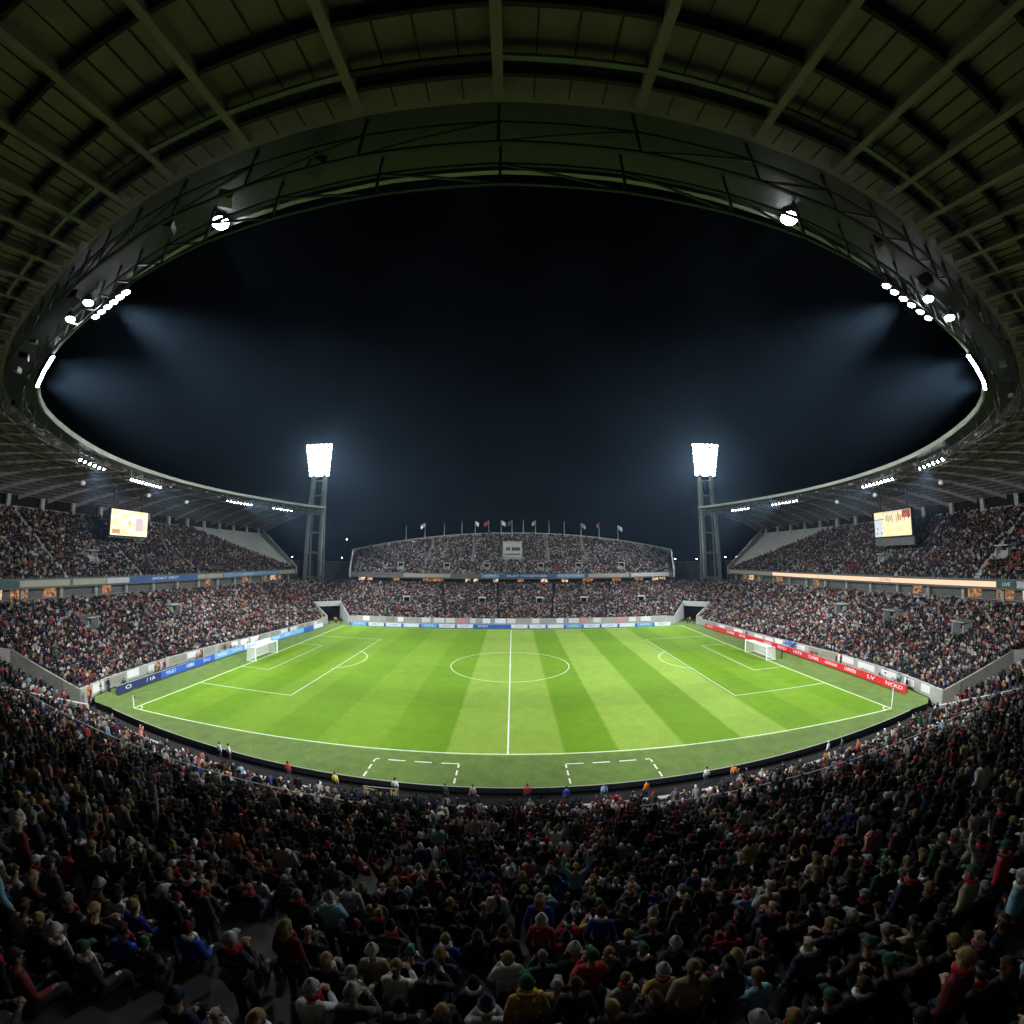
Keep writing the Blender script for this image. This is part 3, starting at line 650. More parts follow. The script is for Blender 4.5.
# ------------------------------------------------------------------ floodlights under the roof edge
def nearest_rim(x, y):
    d = np.hypot(RIM[:, 0]-x, RIM[:, 1]-y); return int(d.argmin())
def spot(loc, tgt, power, size=70, blend=.6, col=(.93, .97, 1), rad=.6, name='floodlight_beam'):
    d = bpy.data.lights.new(name, 'SPOT'); d.energy = power; d.spot_size = R(size); d.spot_blend = blend; d.color = col; d.shadow_soft_size = rad
    o = bpy.data.objects.new(name, d); COL.objects.link(o); o.location = loc
    o.rotation_euler = (Vector(tgt)-Vector(loc)).to_track_quat('-Z', 'Y').to_euler(); return o
def bank(i0, n, pitch, label, t=.03, dz=-1.9, tgt=(0,0,0), power=1.0, rows=1, big=.25, lens='lamp', spots=1, lamp_aim=None, cone=70, blend=.6, spill=0, spill_tgt=None):
    """a rail of lamps hung under the roof edge, starting at rim position i0 (a fraction of its points)"""
    def P(u):
        i = min(int(u), len(RIM)-2); f = u-i; return rp(i, t, dz)*(1-f)+rp(i+1, t, dz)*f
    per = np.linalg.norm(RIM[int(i0)+1]-RIM[int(i0)]); L = (n-1)*pitch/per; c = P(i0+L/2)
    root = empty('floodlight_bank', label, 'floodlights', tuple(c), 0, 'banks of floodlights hung along the roof edge')
    mb = MB(); a, b = P(i0-.25*pitch/per)-c, P(i0+L+.25*pitch/per)-c
    mb.bar(a+np.array([0,0,.55]), b+np.array([0,0,.55]), .12, 'grey_steel'); mb.bar(a+np.array([0,0,.55]), a+np.array([0,0,1.7]), .1, 'grey_steel'); mb.bar(b+np.array([0,0,.55]), b+np.array([0,0,1.7]), .1, 'grey_steel')
    mb.build('rail', root)
    proto = None; aim = Vector(tgt)-Vector(c); q = (Vector(lamp_aim) if lamp_aim else aim).to_track_quat('-Z', 'Y')
    for k in range(n):
        for r_ in range(rows):
            p = P(i0+L*k/max(1, n-1))-c+np.array([0, 0, -r_*.85])
            if proto is None:
                mb = MB(); m_ = 10
                ring = lambda rad, z: [(rad*math.cos(2*math.pi*j/m_), rad*math.sin(2*math.pi*j/m_), z) for j in range(m_)]
                vs = ring(big*.45, .45)+ring(big*.9, .1)+ring(big, -.08)+ring(big*.92, -.085)
                fs = [tuple(range(m_))]+[(w*m_+j, w*m_+(j+1) % m_, (w+1)*m_+(j+1) % m_, (w+1)*m_+j) for w in range(3) for j in range(m_)]
                mb.add(vs, fs, 'dark_steel'); mb.add(ring(big*.92, -.06)+ring(big*.8, -.13)+ring(big*.4, -.19), [(w*m_+j, w*m_+(j+1) % m_, (w+1)*m_+(j+1) % m_, (w+1)*m_+j) for w in range(2) for j in range(m_)]+[tuple(2*m_+j for j in range(m_))], lens); mb.bar((0, 0, .3), (0, .05, .75), .06, 'grey_steel')
                o = mb.build('lamp', root); proto = o
            else:
                o = proto.copy(); COL.objects.link(o); o.parent = root
            o.location = p; o.rotation_euler = q.to_euler()
    nrm = aim.normalized()
    for k in range(spots): 
        f = (k+.5)/spots; p = Vector(P(i0+L*f))+nrm*.7; spot(p, tgt, power/spots, cone, blend)
        if spill: spot(p, spill_tgt or tgt, spill, 105, 1.0)
    return root
KW = 1000.0
def idx(x, y):
    i = nearest_rim(x, y); best = min(((np.hypot(*( (RIM[a]*(1-f)+RIM[a+1]*f)[:2]-np.array([x, y]))), a+f) for a in range(max(0, i-1), min(len(RIM)-1, i+1)) for f in np.linspace(0, .95, 20))); return best[1]
side = {-1: 'blue', 1: 'red'}      # the boards each side can be told by
POW = 86*KW
for s in (-1, 1):
    w = side[s]
    def bk(x, y, n, pitch, lab, **k):
        u = idx(s*abs(x), y)
        per = np.linalg.norm(RIM[int(u)+1]-RIM[int(u)]); u -= (n-1)*pitch/per/2
        return bank(u, n, pitch, lab, **k)
    bk(62, 29.5, 6, 1.2, f'row of six lamps by the far tip of the roof over the {w} boards', t=.05, dz=-1.6, lamp_aim=(-s*.6, -.3, -.6), tgt=(s*40, 28, 0), power=40*KW, cone=75, blend=1.0, spill=95*KW, spill_tgt=(s*20, 50, 6))
    bk(64, 14, 8, 1.12, f'row of eight lamps midway between far tip and screen, over the {w} boards', t=.05, dz=-1.6, lamp_aim=(-s*.7, -.25, -.6), tgt=(-s*60, -15, 6), power=206*KW, cone=48, blend=1.0)
    bk(64, -13.5, 9, 1.0, f'row of nine lamps just beyond the big screen, over the {w} boards', t=.06, dz=-1.6, lamp_aim=(-s*.8, -.1, -.6), tgt=(0, 10, 0), power=221*KW, cone=48, blend=1.0, spill=108*KW, spill_tgt=(s*40, 10, 0))
    bk(60, -27.2, 6, 1.25, f'row of six separate lamps above the big screen, over the {w} boards', t=.06, dz=-1.4, lamp_aim=(-s*.8, .1, -.6), tgt=(s*40, -28, 0), power=84*KW, cone=88, blend=1.0)
    bk(37, -51.8, 13, .72, f'tight line of lamps at the bend of the roof edge, {w}-board side', t=.0, dz=-0.5, big=0.19, lamp_aim=(-s*.5, .4, -.75), tgt=(-s*60, -15, 6), power=248*KW, cone=50, blend=1.0, spots=2)
    bk(22.3, -57.0, 6, .95, f'cluster of six lamps below the high roof edge, {w}-board side', t=-.004, dz=-0.35, big=0.25, lamp_aim=(-s*.3, .35, -.85), tgt=(-s*40, -10, 0), power=190*KW, cone=62, blend=1.0)
    bk(23.3, -56.6, 2, 3.0, f'pair of single lamps beside the lamp cluster on the high catwalk, {w}-board side', t=0.03, dz=-1.0, big=0.3, lamp_aim=(-s*.3, .0, -.95), tgt=(-s*4, 6, 0), power=1.5*KW)
    bk(12.0, -59.6, 1, 1, f'single big round lamp at the topmost roof edge, {w}-board side', t=0.008, dz=-0.2, big=0.4, lamp_aim=(-s*.3, -.1, -.95), tgt=(-s*10, 14, 0), power=15*KW, cone=50, blend=1.0)
    # loudspeakers hung under the deck
    for x, y, t in ((60.5, -21, .22), (64, -8, .15), (64.5, 2, .12)):
        u = nearest_rim(s*x, y); p = rp(u, t, -3.0)
        o = empty('loudspeaker', f'pale ball loudspeaker under the roof over the {w} boards, ' + {-21: 'before the big screen', -8: 'just beyond the big screen', 2: 'near the middle lamp row'}[y], 'loudspeaker', tuple(p), 0, 'loudspeakers hanging under the roof')
        mb = MB(); vs = []; 
        mb.tube([(0,0,-.45),(0,0,-.35),(0,0,-.1),(0,0,.15),(0,0,.35)], [.15,.34,.45,.36,.12], 'post_white', 10); mb.build('cabinet', o, True)
        mb = MB(); mb.tube([(0,0,.3),(0,0,2.4)], .035, 'dark_steel', 5); mb.build('hanger', o)

# ------------------------------------------------------------------ floodlight towers
for s in (-1, 1):
    w = side[s]
    t = empty('floodlight_tower', f'tall two-legged floodlight tower with a blazing lamp panel, {w}-board side', 'floodlight tower', (s*79.3, 80, -2.3), 0, 'floodlight towers')
    H = 52.5
    for k, dx in enumerate((-3.1, 3.1)):
        mb = MB(); b = [(dx*1.1+s*.5, 0, 0), (dx*1.03+s*.1, 0, H*.3), (dx*.95-s*.4, 0, H*.62), (dx*.78-s*1.3, 0, H+3)]
        for a, c in zip(b[:-1], b[1:]): mb.bar(a, c, 1.15, 'tower_steel', 1.3)
        mb.bar((dx*1.05+.5*s+.9*-s, 2.2, 0), (dx*.8+1.5*-s, 1.2, H), .55, 'tower_steel'); mb.build('leg', t)
    for z in (12, 22, 30, 38, 45, 51):
        f = 1.1-.32*z/H; o_ = s*(.5-1.8*z/H)
        mb = MB(); mb.bar((-3.1*f+o_, 0, z), (3.1*f+o_, 0, z), .45, 'tower_steel', .5); mb.bar((-3.1*f+o_, 1.6, z+.5), (3.1*f+o_, 1.6, z+.5), .3, 'tower_steel'); mb.build('brace', t)
    mb = MB(); mb.tube([(.5, 1.4, 0), (.5-s*1.3, 1.2, H)], .14, 'dark_steel', 6); mb.tube([(1.1, 1.4, 0), (1.1-s*1.3, 1.2, H)], .14, 'dark_steel', 6); mb.build('ladder', t)
    # lamp panel
    pz = H+1.0; tilt = .16; mb = MB(); ux = np.array([1, 0, 0]); uz = np.array([0, -math.sin(tilt), math.cos(tilt)])
    rows_, cols = 8, 6
    lean = np.array([-.11*s*0, 0, 0])
    half = lambda r: 3.7+1.3*r/(rows_-1)
    for r in range(rows_+1):
        zz = uz*(r*1.65-.6); h = 3.9+1.4*r/rows_; mb.bar(np.array([-h-s*1.3, 0, pz])+zz+np.array([0,.35,0]), np.array([h-s*1.3, 0, pz])+zz+np.array([0,.35,0]), .22, 'grey_steel')
    for e in (-1, -.33, .33, 1): mb.bar(np.array([e*3.9-s*1.3, .45, pz])+uz*-.6, np.array([e*5.3-s*1.3, .45, pz])+uz*12.7, .25, 'grey_steel')
    mb.build('lamp_panel', t)
    proto = None
    tgt = Vector((0, 0, 0))-Vector((s*79.6, 80, 55)); q = tgt.to_track_quat('-Z', 'Y').to_euler()
    for r in range(rows_):
        for c in range(cols):
            if proto is None:
                mb = MB(); m_ = 10; ring = lambda rad, z: [(rad*math.cos(2*math.pi*j/m_), rad*math.sin(2*math.pi*j/m_), z) for j in range(m_)]
                mb.add(ring(.3, .55)+ring(.64, .1)+ring(.72, -.08)+ring(.68, -.085), [tuple(range(m_))]+[(k*m_+j, k*m_+(j+1) % m_, (k+1)*m_+(j+1) % m_, (k+1)*m_+j) for k in range(3) for j in range(m_)], 'dark_steel')
                mb.add(ring(.68, -.07), [tuple(range(m_))], 'lamp_tower'); o = mb.build('lamp', t); proto = o
            else: o = proto.copy(); COL.objects.link(o); o.parent = t
            h = half(r); o.location = Vector((-h-s*1.3+2*h*c/(cols-1), -.25, pz))+Vector(uz)*(r*1.65+.2); o.rotation_euler = q
    base = Vector((s*79.6, 79, pz+4))
    for off, tg, pw, cn in (((0, -1.5, 3), (0, 68, 16), 331, 60), ((-s*2, -1.5, 1), (-s*40, 50, 6), 75, 34), ((s*1, -1.5, 5), (-s*10, -33, 0), 185, 46)): spot(base+Vector(off), tg, pw*KW, cn, 1.0, rad=2.0)

# ------------------------------------------------------------------ big screens
def screen_mat(name, which):
    m = bpy.data.materials.new(name); n, l = nodes(m); b = n['Principled BSDF']; b.inputs['Base Color'].default_value = (.02,.02,.02,1)
    tc = n.new('ShaderNodeTexCoord'); ns = n.new('ShaderNodeTexNoise'); ns.inputs['Scale'].default_value = 1.1 if which == 'R' else .7; ns.inputs['Detail'].default_value = 4
    l.new(tc.outputs['Object'], ns.inputs['Vector']); rp_ = n.new('ShaderNodeValToRGB'); cr = rp_.color_ramp
    cols = [(.35,(1,.62,.22)),(.5,(1,.86,.55)),(.62,(1,.93,.83))] if which == 'L' else [(.3,(1,.72,.30)),(.5,(1,.84,.45)),(.7,(1,.92,.66))]
    cr.elements[0].position, cr.elements[0].color = cols[0][0], (*cols[0][1], 1); cr.elements[1].position, cr.elements[1].color = cols[2][0], (*cols[2][1], 1)
    e = cr.elements.new(cols[1][0]); e.color = (*cols[1][1], 1)
    l.new(ns.outputs['Fac'], rp_.inputs['Fac']); l.new(rp_.outputs['Color'], b.inputs['Emission Color']); b.inputs['Emission Strength'].default_value = 1.5 if which == 'L' else 1.2
    m.cycles.emission_sampling = 'NONE' if hasattr(m, 'cycles') else None; return m
M['screen_left'] = screen_mat('screen_left', 'L'); M['screen_right'] = screen_mat('screen_right', 'R')
for nm, c, e in (('px_red', (.75,.10,.06), .55), ('px_dark', (.10,.05,.06), .3), ('px_pink', (1,.80,.80), .9), ('px_blue', (.80,.88,1), .95), ('px_orange', (1,.50,.25), .8), ('px_white', (1,.97,.95), 1.05)): M[nm] = emis(nm, c, e)
for s in (-1, 1):
    w = side[s]
    sc = empty('big_screen', ('glowing big screen showing a washed-out pale yellow and pink picture' if s < 0 else 'glowing big screen showing dark players on a yellow floor') + f', over the {w} boards', 'screen', (s*75, -9.1 if s < 0 else -8.6, 22.0), s*-math.pi/2 if s > 0 else math.pi/2, 'big screens under the roof')
    # local x runs along the screen, -y faces the pitch
    sc.rotation_euler.z = math.pi/2 if s < 0 else -math.pi/2
    W2, HH = 4.55, 4.95
    mb = MB(); mb.box((0, .35, HH/2), (W2*2+.5, .6, HH+.5), 'black'); mb.box((0, .5, -1.1 if s > 0 else -.35), (W2*2+.5, .4, 1.5 if s > 0 else .2), 'concrete_dark'); mb.build('frame', sc)
    mb = MB(); mb.box((0, .02, HH/2), (W2*2, .06, HH), 'screen_left' if s < 0 else 'screen_right'); mb.build('display', sc)
    mb = MB()
    for x in (-3.4, 3.4): mb.bar((x, .6, HH), (x, .9, HH+4.2), .3, 'dark_steel')
    mb.bar((-3.4, .75, HH+2), (3.4, .75, HH+2), .2, 'dark_steel')
    mb.build('hanger', sc)
    pic = MB()
    def px(x0, z0, x1, z1, m): pic.box(((x0+x1)/2, -.02, (z0+z1)/2), (x1-x0, .02, z1-z0), m)
    if s > 0:
        px(-4.5, .05, -2.5, 3.5, 'px_blue'); px(-4.5, 3.4, -1.9, 3.55, 'px_dark'); px(2.6, 3.4, 4.5, 4.9, 'px_red'); px(-2.3, 4.55, 2.5, 4.9, 'px_pink')
        rr = random.Random(3)
        for k in range(13):
            x = -2.0+k*.5; z = 3.0+rr.uniform(-.4, .5)
            px(x, z, x+rr.uniform(.12, .26), z+rr.uniform(.7, 1.5), rr.choice(['px_dark', 'px_red', 'px_orange', 'px_dark', 'px_white']))
        for x, z in ((-4.1, .5), (-2.95, .5), (-4, 1.4)): px(x, z, x+.35, z+.4, 'px_dark')
    else:
        for x0, z0, x1, z1, m in ((-.4,2.2,.35,3.0,'px_orange'),(-1.8,.6,.9,4.2,'px_white'),(1.5,1.0,3.4,3.6,'px_pink'),(-4.2,.3,-2.3,1.2,'px_orange')):
            if m == 'px_white': continue
            px(x0, z0, x1, z1, 'px_pink' if m != 'px_orange' or x0 > -1 else 'px_orange')
    pic.build('picture', sc)

# ------------------------------------------------------------------ perimeter boards
def board(a, b, col, txt, label, group, lc='letter_white', h=1.12):
    a, b = Vector((*a, 0)), Vector((*b, 0)); L = (b-a).length; d = (b-a).normalized(); rz = math.atan2(d.y, d.x)
    o = empty('advertising_board', label, 'advertising board', (a+b)/2, rz, group)
    mb = MB(); mb.box((0, .06, h/2+.06), (L-.05, .1, h), col); mb.build('panel', o)
    mb = MB()
    for x in (-L/2+.3, L/2-.3): mb.bar((x, .14, .0), (x, .14, h), .06, 'dark_steel'); mb.bar((x, .14, h*.8), (x, .7, .03), .05, 'dark_steel')
    mb.bar((-L/2+.3, .14, .1), (L/2-.3, .14, .1), .05, 'dark_steel'); mb.build('stand', o)
    mb = MB(); mb.box((0, .06, h+.075), (L-.04, .13, .03), 'grey_steel'); mb.build('top_edge', o)
    if txt: lettering(txt, h*.68, lc, o, Matrix.Translation((0, -.005, h/2+.05)) @ Matrix.Rotation(math.pi/2, 4, 'X'), sx=min(2.0, L*.72/(len(txt)*h*.5)))
    return o
def along(pts, cuts):
    P = np.array(pts, float); seg_ = np.linalg.norm(np.diff(P, axis=0), axis=1); cum = np.concatenate([[0], np.cumsum(seg_)]); f = np.array(cuts)*cum[-1]
    return [(np.interp(v, cum, P[:, 0]), np.interp(v, cum, P[:, 1])) for v in f]
# left: dark navy, blue, then pale towards the far end
lb = [('board_navy','O','letter_white','navy board with one round white sign by the near corner'),('board_navy','/ 1A','letter_white','navy board with faint white figures, second from the near corner'),('board_blue','YORK BE IT','letter_white','deep blue board with tall white letters along the goal line'),('board_blue',' USERS','letter_white','deep blue board with a short white word, fourth from the near corner'),('board_blue','D.LI','letter_white','blue board with wide white capitals, fifth from the near corner'),('board_sky','WERE','letter_white','light blue board with a white word, second before the goal'),('board_sky','MORE','letter_white','light blue board just before the goal'),('board_white','NEWS','letter_blue','white board beside the goal net'),('board_white','','letter_blue','plain pale board behind the goal net'),('board_sky','TEAM','letter_white','light blue board just past the goal'),('board_sky','CITY','letter_white','light blue board second past the goal'),('board_sky','','letter_white','plain light blue board third past the goal'),('board_blue','','letter_white','plain blue board fourth past the goal'),('board_white','','letter_blue','white end board by the far corner tunnel')]
cu = along([(-52.2,-30.3),(-52.9,-20),(-53.3,-5),(-52.4,15),(-50.6,31.5)], np.linspace(0, 1, len(lb)+1))
for (c, t, lc, d), a, b in zip(lb, cu[:-1], cu[1:]): board(a, b, c, t, d, 'boards behind the left goal line', lc)
for (c, t, lc, d), a, b in []: pass
rb = [('NCKO','red board by the corner flag with thin white script'),('LV','red board with two white letters, second from the near corner'),('CARREEEN','red board with a long bold white word, third from the near corner'),('ADENUA','red board with a bold white word, fourth from the near corner'),('CUNEE','red board with a bold white word, fifth from the near corner'),('VATE','red board just on the near side of the goal'),('RED','red board beside the goal'),('PLAYERS','red board with white letters behind the goal net'),('','plain red board at the far post of the goal'),('SEATS','red board just past the goal'),('CANE','red board second past the goal'),('','plain red board third past the goal'),('GATE','red end board by the far corner tunnel')]
cu = along([(53.1,-29.6),(53.8,-18),(54.0,-3),(53.0,14),(51.4,30.5)], np.linspace(0, 1, len(rb)+1))
for (t, d), a, b in zip(rb, cu[:-1], cu[1:]): board(b, a, 'board_red', t, d, 'boards behind the right goal line', 'letter_white')
nf = 18; xs_ = np.linspace(-44.5, 43.8, nf+1)
for k in range(nf):
    a, b = xs_[k], xs_[k+1]; yy = lambda x: 37.6-(x/45)**2*1.7
    c, t = [('board_sky','CITY'),('board_white','FIRST'),('board_white','LIVE'),('board_white','')][k % 4] if k not in (7, 8) else [('board_blue','SPORT'),('board_blue','')][k-7]
    dd = {'board_sky': 'light blue', 'board_white': 'white', 'board_blue': 'deep blue'}[c]
    board((a, yy(a)), (b, yy(b)), c, t, f'{dd} board along the far touchline, {(ORD+["sixteenth","seventeenth","eighteenth"])[k]} from the blue-board end', 'boards along the far touchline', 'letter_blue' if c == 'board_white' else 'letter_white', 1.0)
    mb = MB(); mb.box(((a), yy(a)-.05, .5), (.5, .16, .98), 'board_blue'); o = mb.build('board_post'); tag(o, f'short blue end panel in the far touchline boards, {(ORD+["sixteenth","seventeenth","eighteenth"])[k]} from the blue-board end', 'advertising board', 'blue end panels along the far touchline')

# ------------------------------------------------------------------ goals, corner flags
def net_mesh(mb, corners, nu, nv, m):
    A, Bc, C, D = [Vector(c) for c in corners]
    f = lambda u, v: (A*(1-u)+Bc*u)*(1-v)+(D*(1-u)+C*u)*v
    for k in range(nu+1): mb.bar(f(k/nu, 0), f(k/nu, 1), .022, m)
    for k in range(nv+1): mb.bar(f(0, k/nv), f(1, k/nv), .022, m)
for s, x, y in ((-1, -45.9, -2.2), (1, 46.5, -1.2)):
    w = side[s]; g = empty('goal', f'white football goal with its net in front of the {w} boards', 'goal', (x, y, 0), 0, 'football goals')
    hw = 3.66
    for yy in (-hw, hw):
        mb = MB(); mb.tube([(0, yy, 0), (0, yy, 2.5)], .1, 'post_white', 8); mb.build('post', g)
    mb = MB(); mb.tube([(0, -hw-.08, 2.5), (0, hw+.08, 2.5)], .1, 'post_white', 8); mb.build('crossbar', g)
    mb = MB(); d = s*2.0; d1 = s*1.9
    net_mesh(mb, [(0,-hw,2.5),(0,hw,2.5),(d1,hw,2.3),(d1,-hw,2.3)], 36, 9, 'post_white')
    net_mesh(mb, [(d1,-hw,2.3),(d1,hw,2.3),(d,hw,.02),(d,-hw,.02)], 36, 11, 'post_white')
    for yy in (-hw, hw): net_mesh(mb, [(0,yy,2.5),(d1,yy,2.3),(d,yy,.02),(0,yy,.02)], 9, 11, 'post_white')
    mb.build('net', g)
    mb = MB(); mb.tube([(0,-hw,.04),(d,-hw,.04),(d,hw,.04),(0,hw,.04)], .05, 'post_white', 6); mb.build('base_frame', g)
for s, x, hgt in ((-1, XL, 1.6), (1, XR, 2.6)):
    o = empty('corner_flag', 'thin white corner flag at the near corner beside the %s boards' % side[s], 'corner flag', (x, YN, 0), 0, 'corner flags')
    mb = MB(); mb.tube([(0,0,0),(-s*-.05,0,hgt)], .06, 'post_white', 6); mb.build('pole', o)
    mb = MB(); mb.strip([(0,.05,hgt),(-s*.22,.12,hgt-.03),(-s*.42,.05,hgt-.12)], [(0,.05,hgt-.35),(-s*.2,.1,hgt-.38),(-s*.4,.04,hgt-.42)], 'board_cream'); mb.build('flag', o)

# ------------------------------------------------------------------ distant lamps on the horizon
for k, (x, y, z) in enumerate([(-235,330,14.5),(-222,340,13.8),(-190,360,14.6),(-172,360,14.6),(-172,330,34),(188,380,13),(210,370,12.6),(236,350,14.2),(247,345,14),(262,340,15)]):
    lab = ['pale street lamp between stand and floodlight tower on the blue-board side, outermost','pale street lamp almost touching the tower on the blue-board side','white street lamp inside the tower legs on the blue-board side','white street lamp between end stand and tower on the blue-board side','tall lone mast lamp high above the boundary wall','white street lamp beside the end stand, red-board side','white street lamp between end stand and tower, red-board side','pale street lamp between the tower legs on the red-board side','pale street lamp just outside the tower on the red-board side','pale street lamp by the stand end wall on the red-board side'][k]
    o = empty('street_lamp', lab, 'street lamp', (x, y, -2.4), 0, 'street lamps beyond the stadium')
    mb = MB(); mb.tube([(0,0,0),(0,0,z+2.2)], [.3,.16], 'dark_steel', 6); mb.bar((0,0,z+2.2), (.2,-1.3,z+2.4), .2, 'dark_steel'); mb.build('pole', o)
    mb = MB(); mb.tube([(.2,-1.3,z+2.0),(.2,-1.3,z+2.3),(.2,-1.3,z+2.6)], [.4,.6,.25], 'street', 8); mb.build('lamp', o)

# ------------------------------------------------------------------ people
def skin_mesh(name, pts, edges, rad, root=0, sub=1):
    me = bpy.data.meshes.new(name); bm = bmesh.new(); lay = bm.verts.layers.skin.verify(); vs = [bm.verts.new(p) for p in pts]
    for a, b in edges: bm.edges.new((vs[a], vs[b]))
    for i, v in enumerate(vs):
        r = rad[i]; v[lay].radius = r if isinstance(r, tuple) else (r, r); v[lay].use_root = (i == root)
    bm.to_mesh(me); bm.free()
    o = bpy.data.objects.new(name, me); COL.objects.link(o); o.modifiers.new('s', 'SKIN').use_smooth_shade = True
    if sub: o.modifiers.new('u', 'SUBSURF').levels = sub
    dg = bpy.context.evaluated_depsgraph_get(); dg.update(); ev = o.evaluated_get(dg); out = bpy.data.meshes.new_from_object(ev)
    bpy.data.objects.remove(o); return out
def to_mb(mb, me, m):
    mb.add([tuple(v.co) for v in me.vertices], [tuple(p.vertices) for p in me.polygons], m)
def pose(kind):
    J = {}
    sit = kind.startswith('sit'); dz, dy = (-.47, -.1) if sit else (0, 0); lean = .22 if kind == 'sit_lean' else (.04 if sit else 0)
    def up(x, y, z): return (x, y+dy+lean*(z-.95)*1.2, z+dz-lean*.12*(z > 1.2))
    J['pel'] = up(0,0,.97); J['sp'] = up(0,-.01,1.13); J['ch'] = up(0,0,1.32); J['nb'] = up(0,-.01,1.46); J['nk'] = up(0,.01,1.53); J['jaw'] = up(0,.045,1.585); J['hd'] = up(0,.02,1.66); J['ht'] = up(0,.015,1.73)
    for s, n in ((-1, 'l'), (1, 'r')):
        J[n+'sh'] = up(s*.17,-.01,1.41)
        sh = Vector(J[n+'sh'])
        if kind == 'sit_lap': e, w = sh+Vector((s*.07,.02,-.28)), sh+Vector((s*-.03,.27,-.36))
        elif kind == 'sit_lean': e, w = sh+Vector((s*.08,.16,-.24)), sh+Vector((s*-.08,.38,-.2))
        elif kind == 'stand': e, w = sh+Vector((s*.07,-.03,-.28)), sh+Vector((s*.06,.07,-.53))
        elif kind == 'cheer': e, w = sh+Vector((s*.16,.06,.2)), sh+Vector((s*.12,.1,.46))
        else: e, w = sh+Vector((s*.09,.06,-.25)), sh+Vector((s*-.12,.27,-.1))
        J[n+'el'], J[n+'wr'] = tuple(e), tuple(w); d = (w-e).normalized(); J[n+'hn'] = tuple(w+d*.07)
        J[n+'hp'] = up(s*.09,0,.94)
        if sit: J[n+'kn'], J[n+'an'], J[n+'to'] = (s*.14,.34,.5), (s*.14,.33,.09), (s*.15,.48,.045)
        else: J[n+'kn'], J[n+'an'], J[n+'to'] = (s*.11,.03,.51), (s*.12,-.02,.09), (s*.13,.14,.045)
    return J
def build_figure(kind):
    J = pose(kind)
    def chain(names, edges, rad):
        k = list(names); return [J[n] for n in k], [(k.index(a), k.index(b)) for a, b in edges], [rad[n] for n in k]
    rb = {'pel':(.13,.1),'sp':(.115,.09),'ch':(.13,.095),'nb':.07,'nk':.052,'jaw':(.062,.065),'hd':(.082,.1),'ht':(.05,.06)}
    E = [('pel','sp'),('sp','ch'),('ch','nb'),('nb','nk'),('nk','jaw'),('jaw','hd'),('hd','ht')]
    for n in 'lr':
        rb.update({n+'sh':.06,n+'el':.042,n+'wr':.028,n+'hn':(.04,.02),n+'hp':.09,n+'kn':.058,n+'an':.04,n+'to':.035})
        E += [('ch',n+'sh'),(n+'sh',n+'el'),(n+'el',n+'wr'),(n+'wr',n+'hn'),('pel',n+'hp'),(n+'hp',n+'kn'),(n+'kn',n+'an'),(n+'an',n+'to')]
    me = skin_mesh('b', *chain(rb.keys(), E, rb))
    mb = MB(); to_mb(mb, me, 'skin')
    hd = Vector(J['hd'])
    mb.tube([hd+Vector((0,.085,.02)), hd+Vector((0,.118,-.02)), hd+Vector((0,.095,-.035))], [.008,.017,.01], 'skin', 6)     # nose
    for s in (-1, 1):
        mb.tube([hd+Vector((s*.084,-.0,.025)), hd+Vector((s*.098,-.008,.0)), hd+Vector((s*.085,.0,-.03))], [.012,.022,.01], 'skin', 6)   # ears
        mb.tube([hd+Vector((s*.034,.078,.012)), hd+Vector((s*.034,.093,.012))], [.013,.008], 'shoe', 6)                              # eyes
    mb.tube([hd+Vector((-.022,.085,-.062)), hd+Vector((0,.094,-.064)), hd+Vector((.022,.085,-.062))], [.004,.008,.004], 'trouser', 5)
    for s, n in ((-1, 'l'), (1, 'r')):       # fingers
        w, h, e = Vector(J[n+'wr']), Vector(J[n+'hn']), Vector(J[n+'el']); d = (h-w).normalized(); side_ = d.cross(Vector((0, 0, 1)))
        side_ = side_.normalized() if side_.length > .1 else Vector((1, 0, 0)); pal = side_.cross(d).normalized()*-1
        for q, ln in enumerate((.062, .072, .068, .052)):
            b = h+side_*(q-1.5)*.019+d*.005; mb.tube([b-d*.02, b+d*ln*.5, b+d*ln*.85+pal*.018, b+d*ln+pal*.035], [.0095,.009,.008,.006], 'skin', 5)
        b = w+d*.03+side_*(-.03*s); mb.tube([w+d*.015, b, b+d*.03+side_*(-.018*s), b+d*.055+side_*(-.018*s)+pal*.01], [.012,.012,.01,.007], 'skin', 5)
    body = mb.build('person', None, True)
    rm = body.modifiers.new('r', 'REMESH'); rm.mode = 'VOXEL'; rm.voxel_size = .0085; rm.use_smooth_shade = True
    dg = bpy.context.evaluated_depsgraph_get(); dg.update(); nm = bpy.data.meshes.new_from_object(body.evaluated_get(dg)); body.modifiers.clear(); body.data = nm
    nm.materials.clear(); nm.materials.append(M['skin']); nm.materials.append(M['shoe'])
    C = np.zeros(len(nm.polygons)*3); nm.polygons.foreach_get('center', C); C = C.reshape(-1, 3); idx_ = np.zeros(len(C), np.int32)
    for p in [hd+Vector((s*.034, .09, .012)) for s in (-1, 1)]: idx_[np.linalg.norm(C-np.array(p), axis=1) < .014] = 1
    idx_[(np.abs(C[:, 0]-hd.x) < .022) & (np.abs(C[:, 2]-hd.z+.063) < .006) & (C[:, 1] > hd.y+.06)] = 1
    nm.polygons.foreach_set('material_index', idx_)
    rt = {'pel':(.165,.13),'sp':(.15,.12),'ch':(.165,.125),'nb':(.085,.075)}; E = [('pel','sp'),('sp','ch'),('ch','nb')]
    for n in 'lr': rt.update({n+'sh':.085,n+'el':.064,n+'wr':.047}); E += [('ch',n+'sh'),(n+'sh',n+'el'),(n+'el',n+'wr')]
    mb = MB(); to_mb(mb, skin_mesh('t', *chain(rt.keys(), E, rt)), 'cloth'); top = mb.build('jacket', None, True)
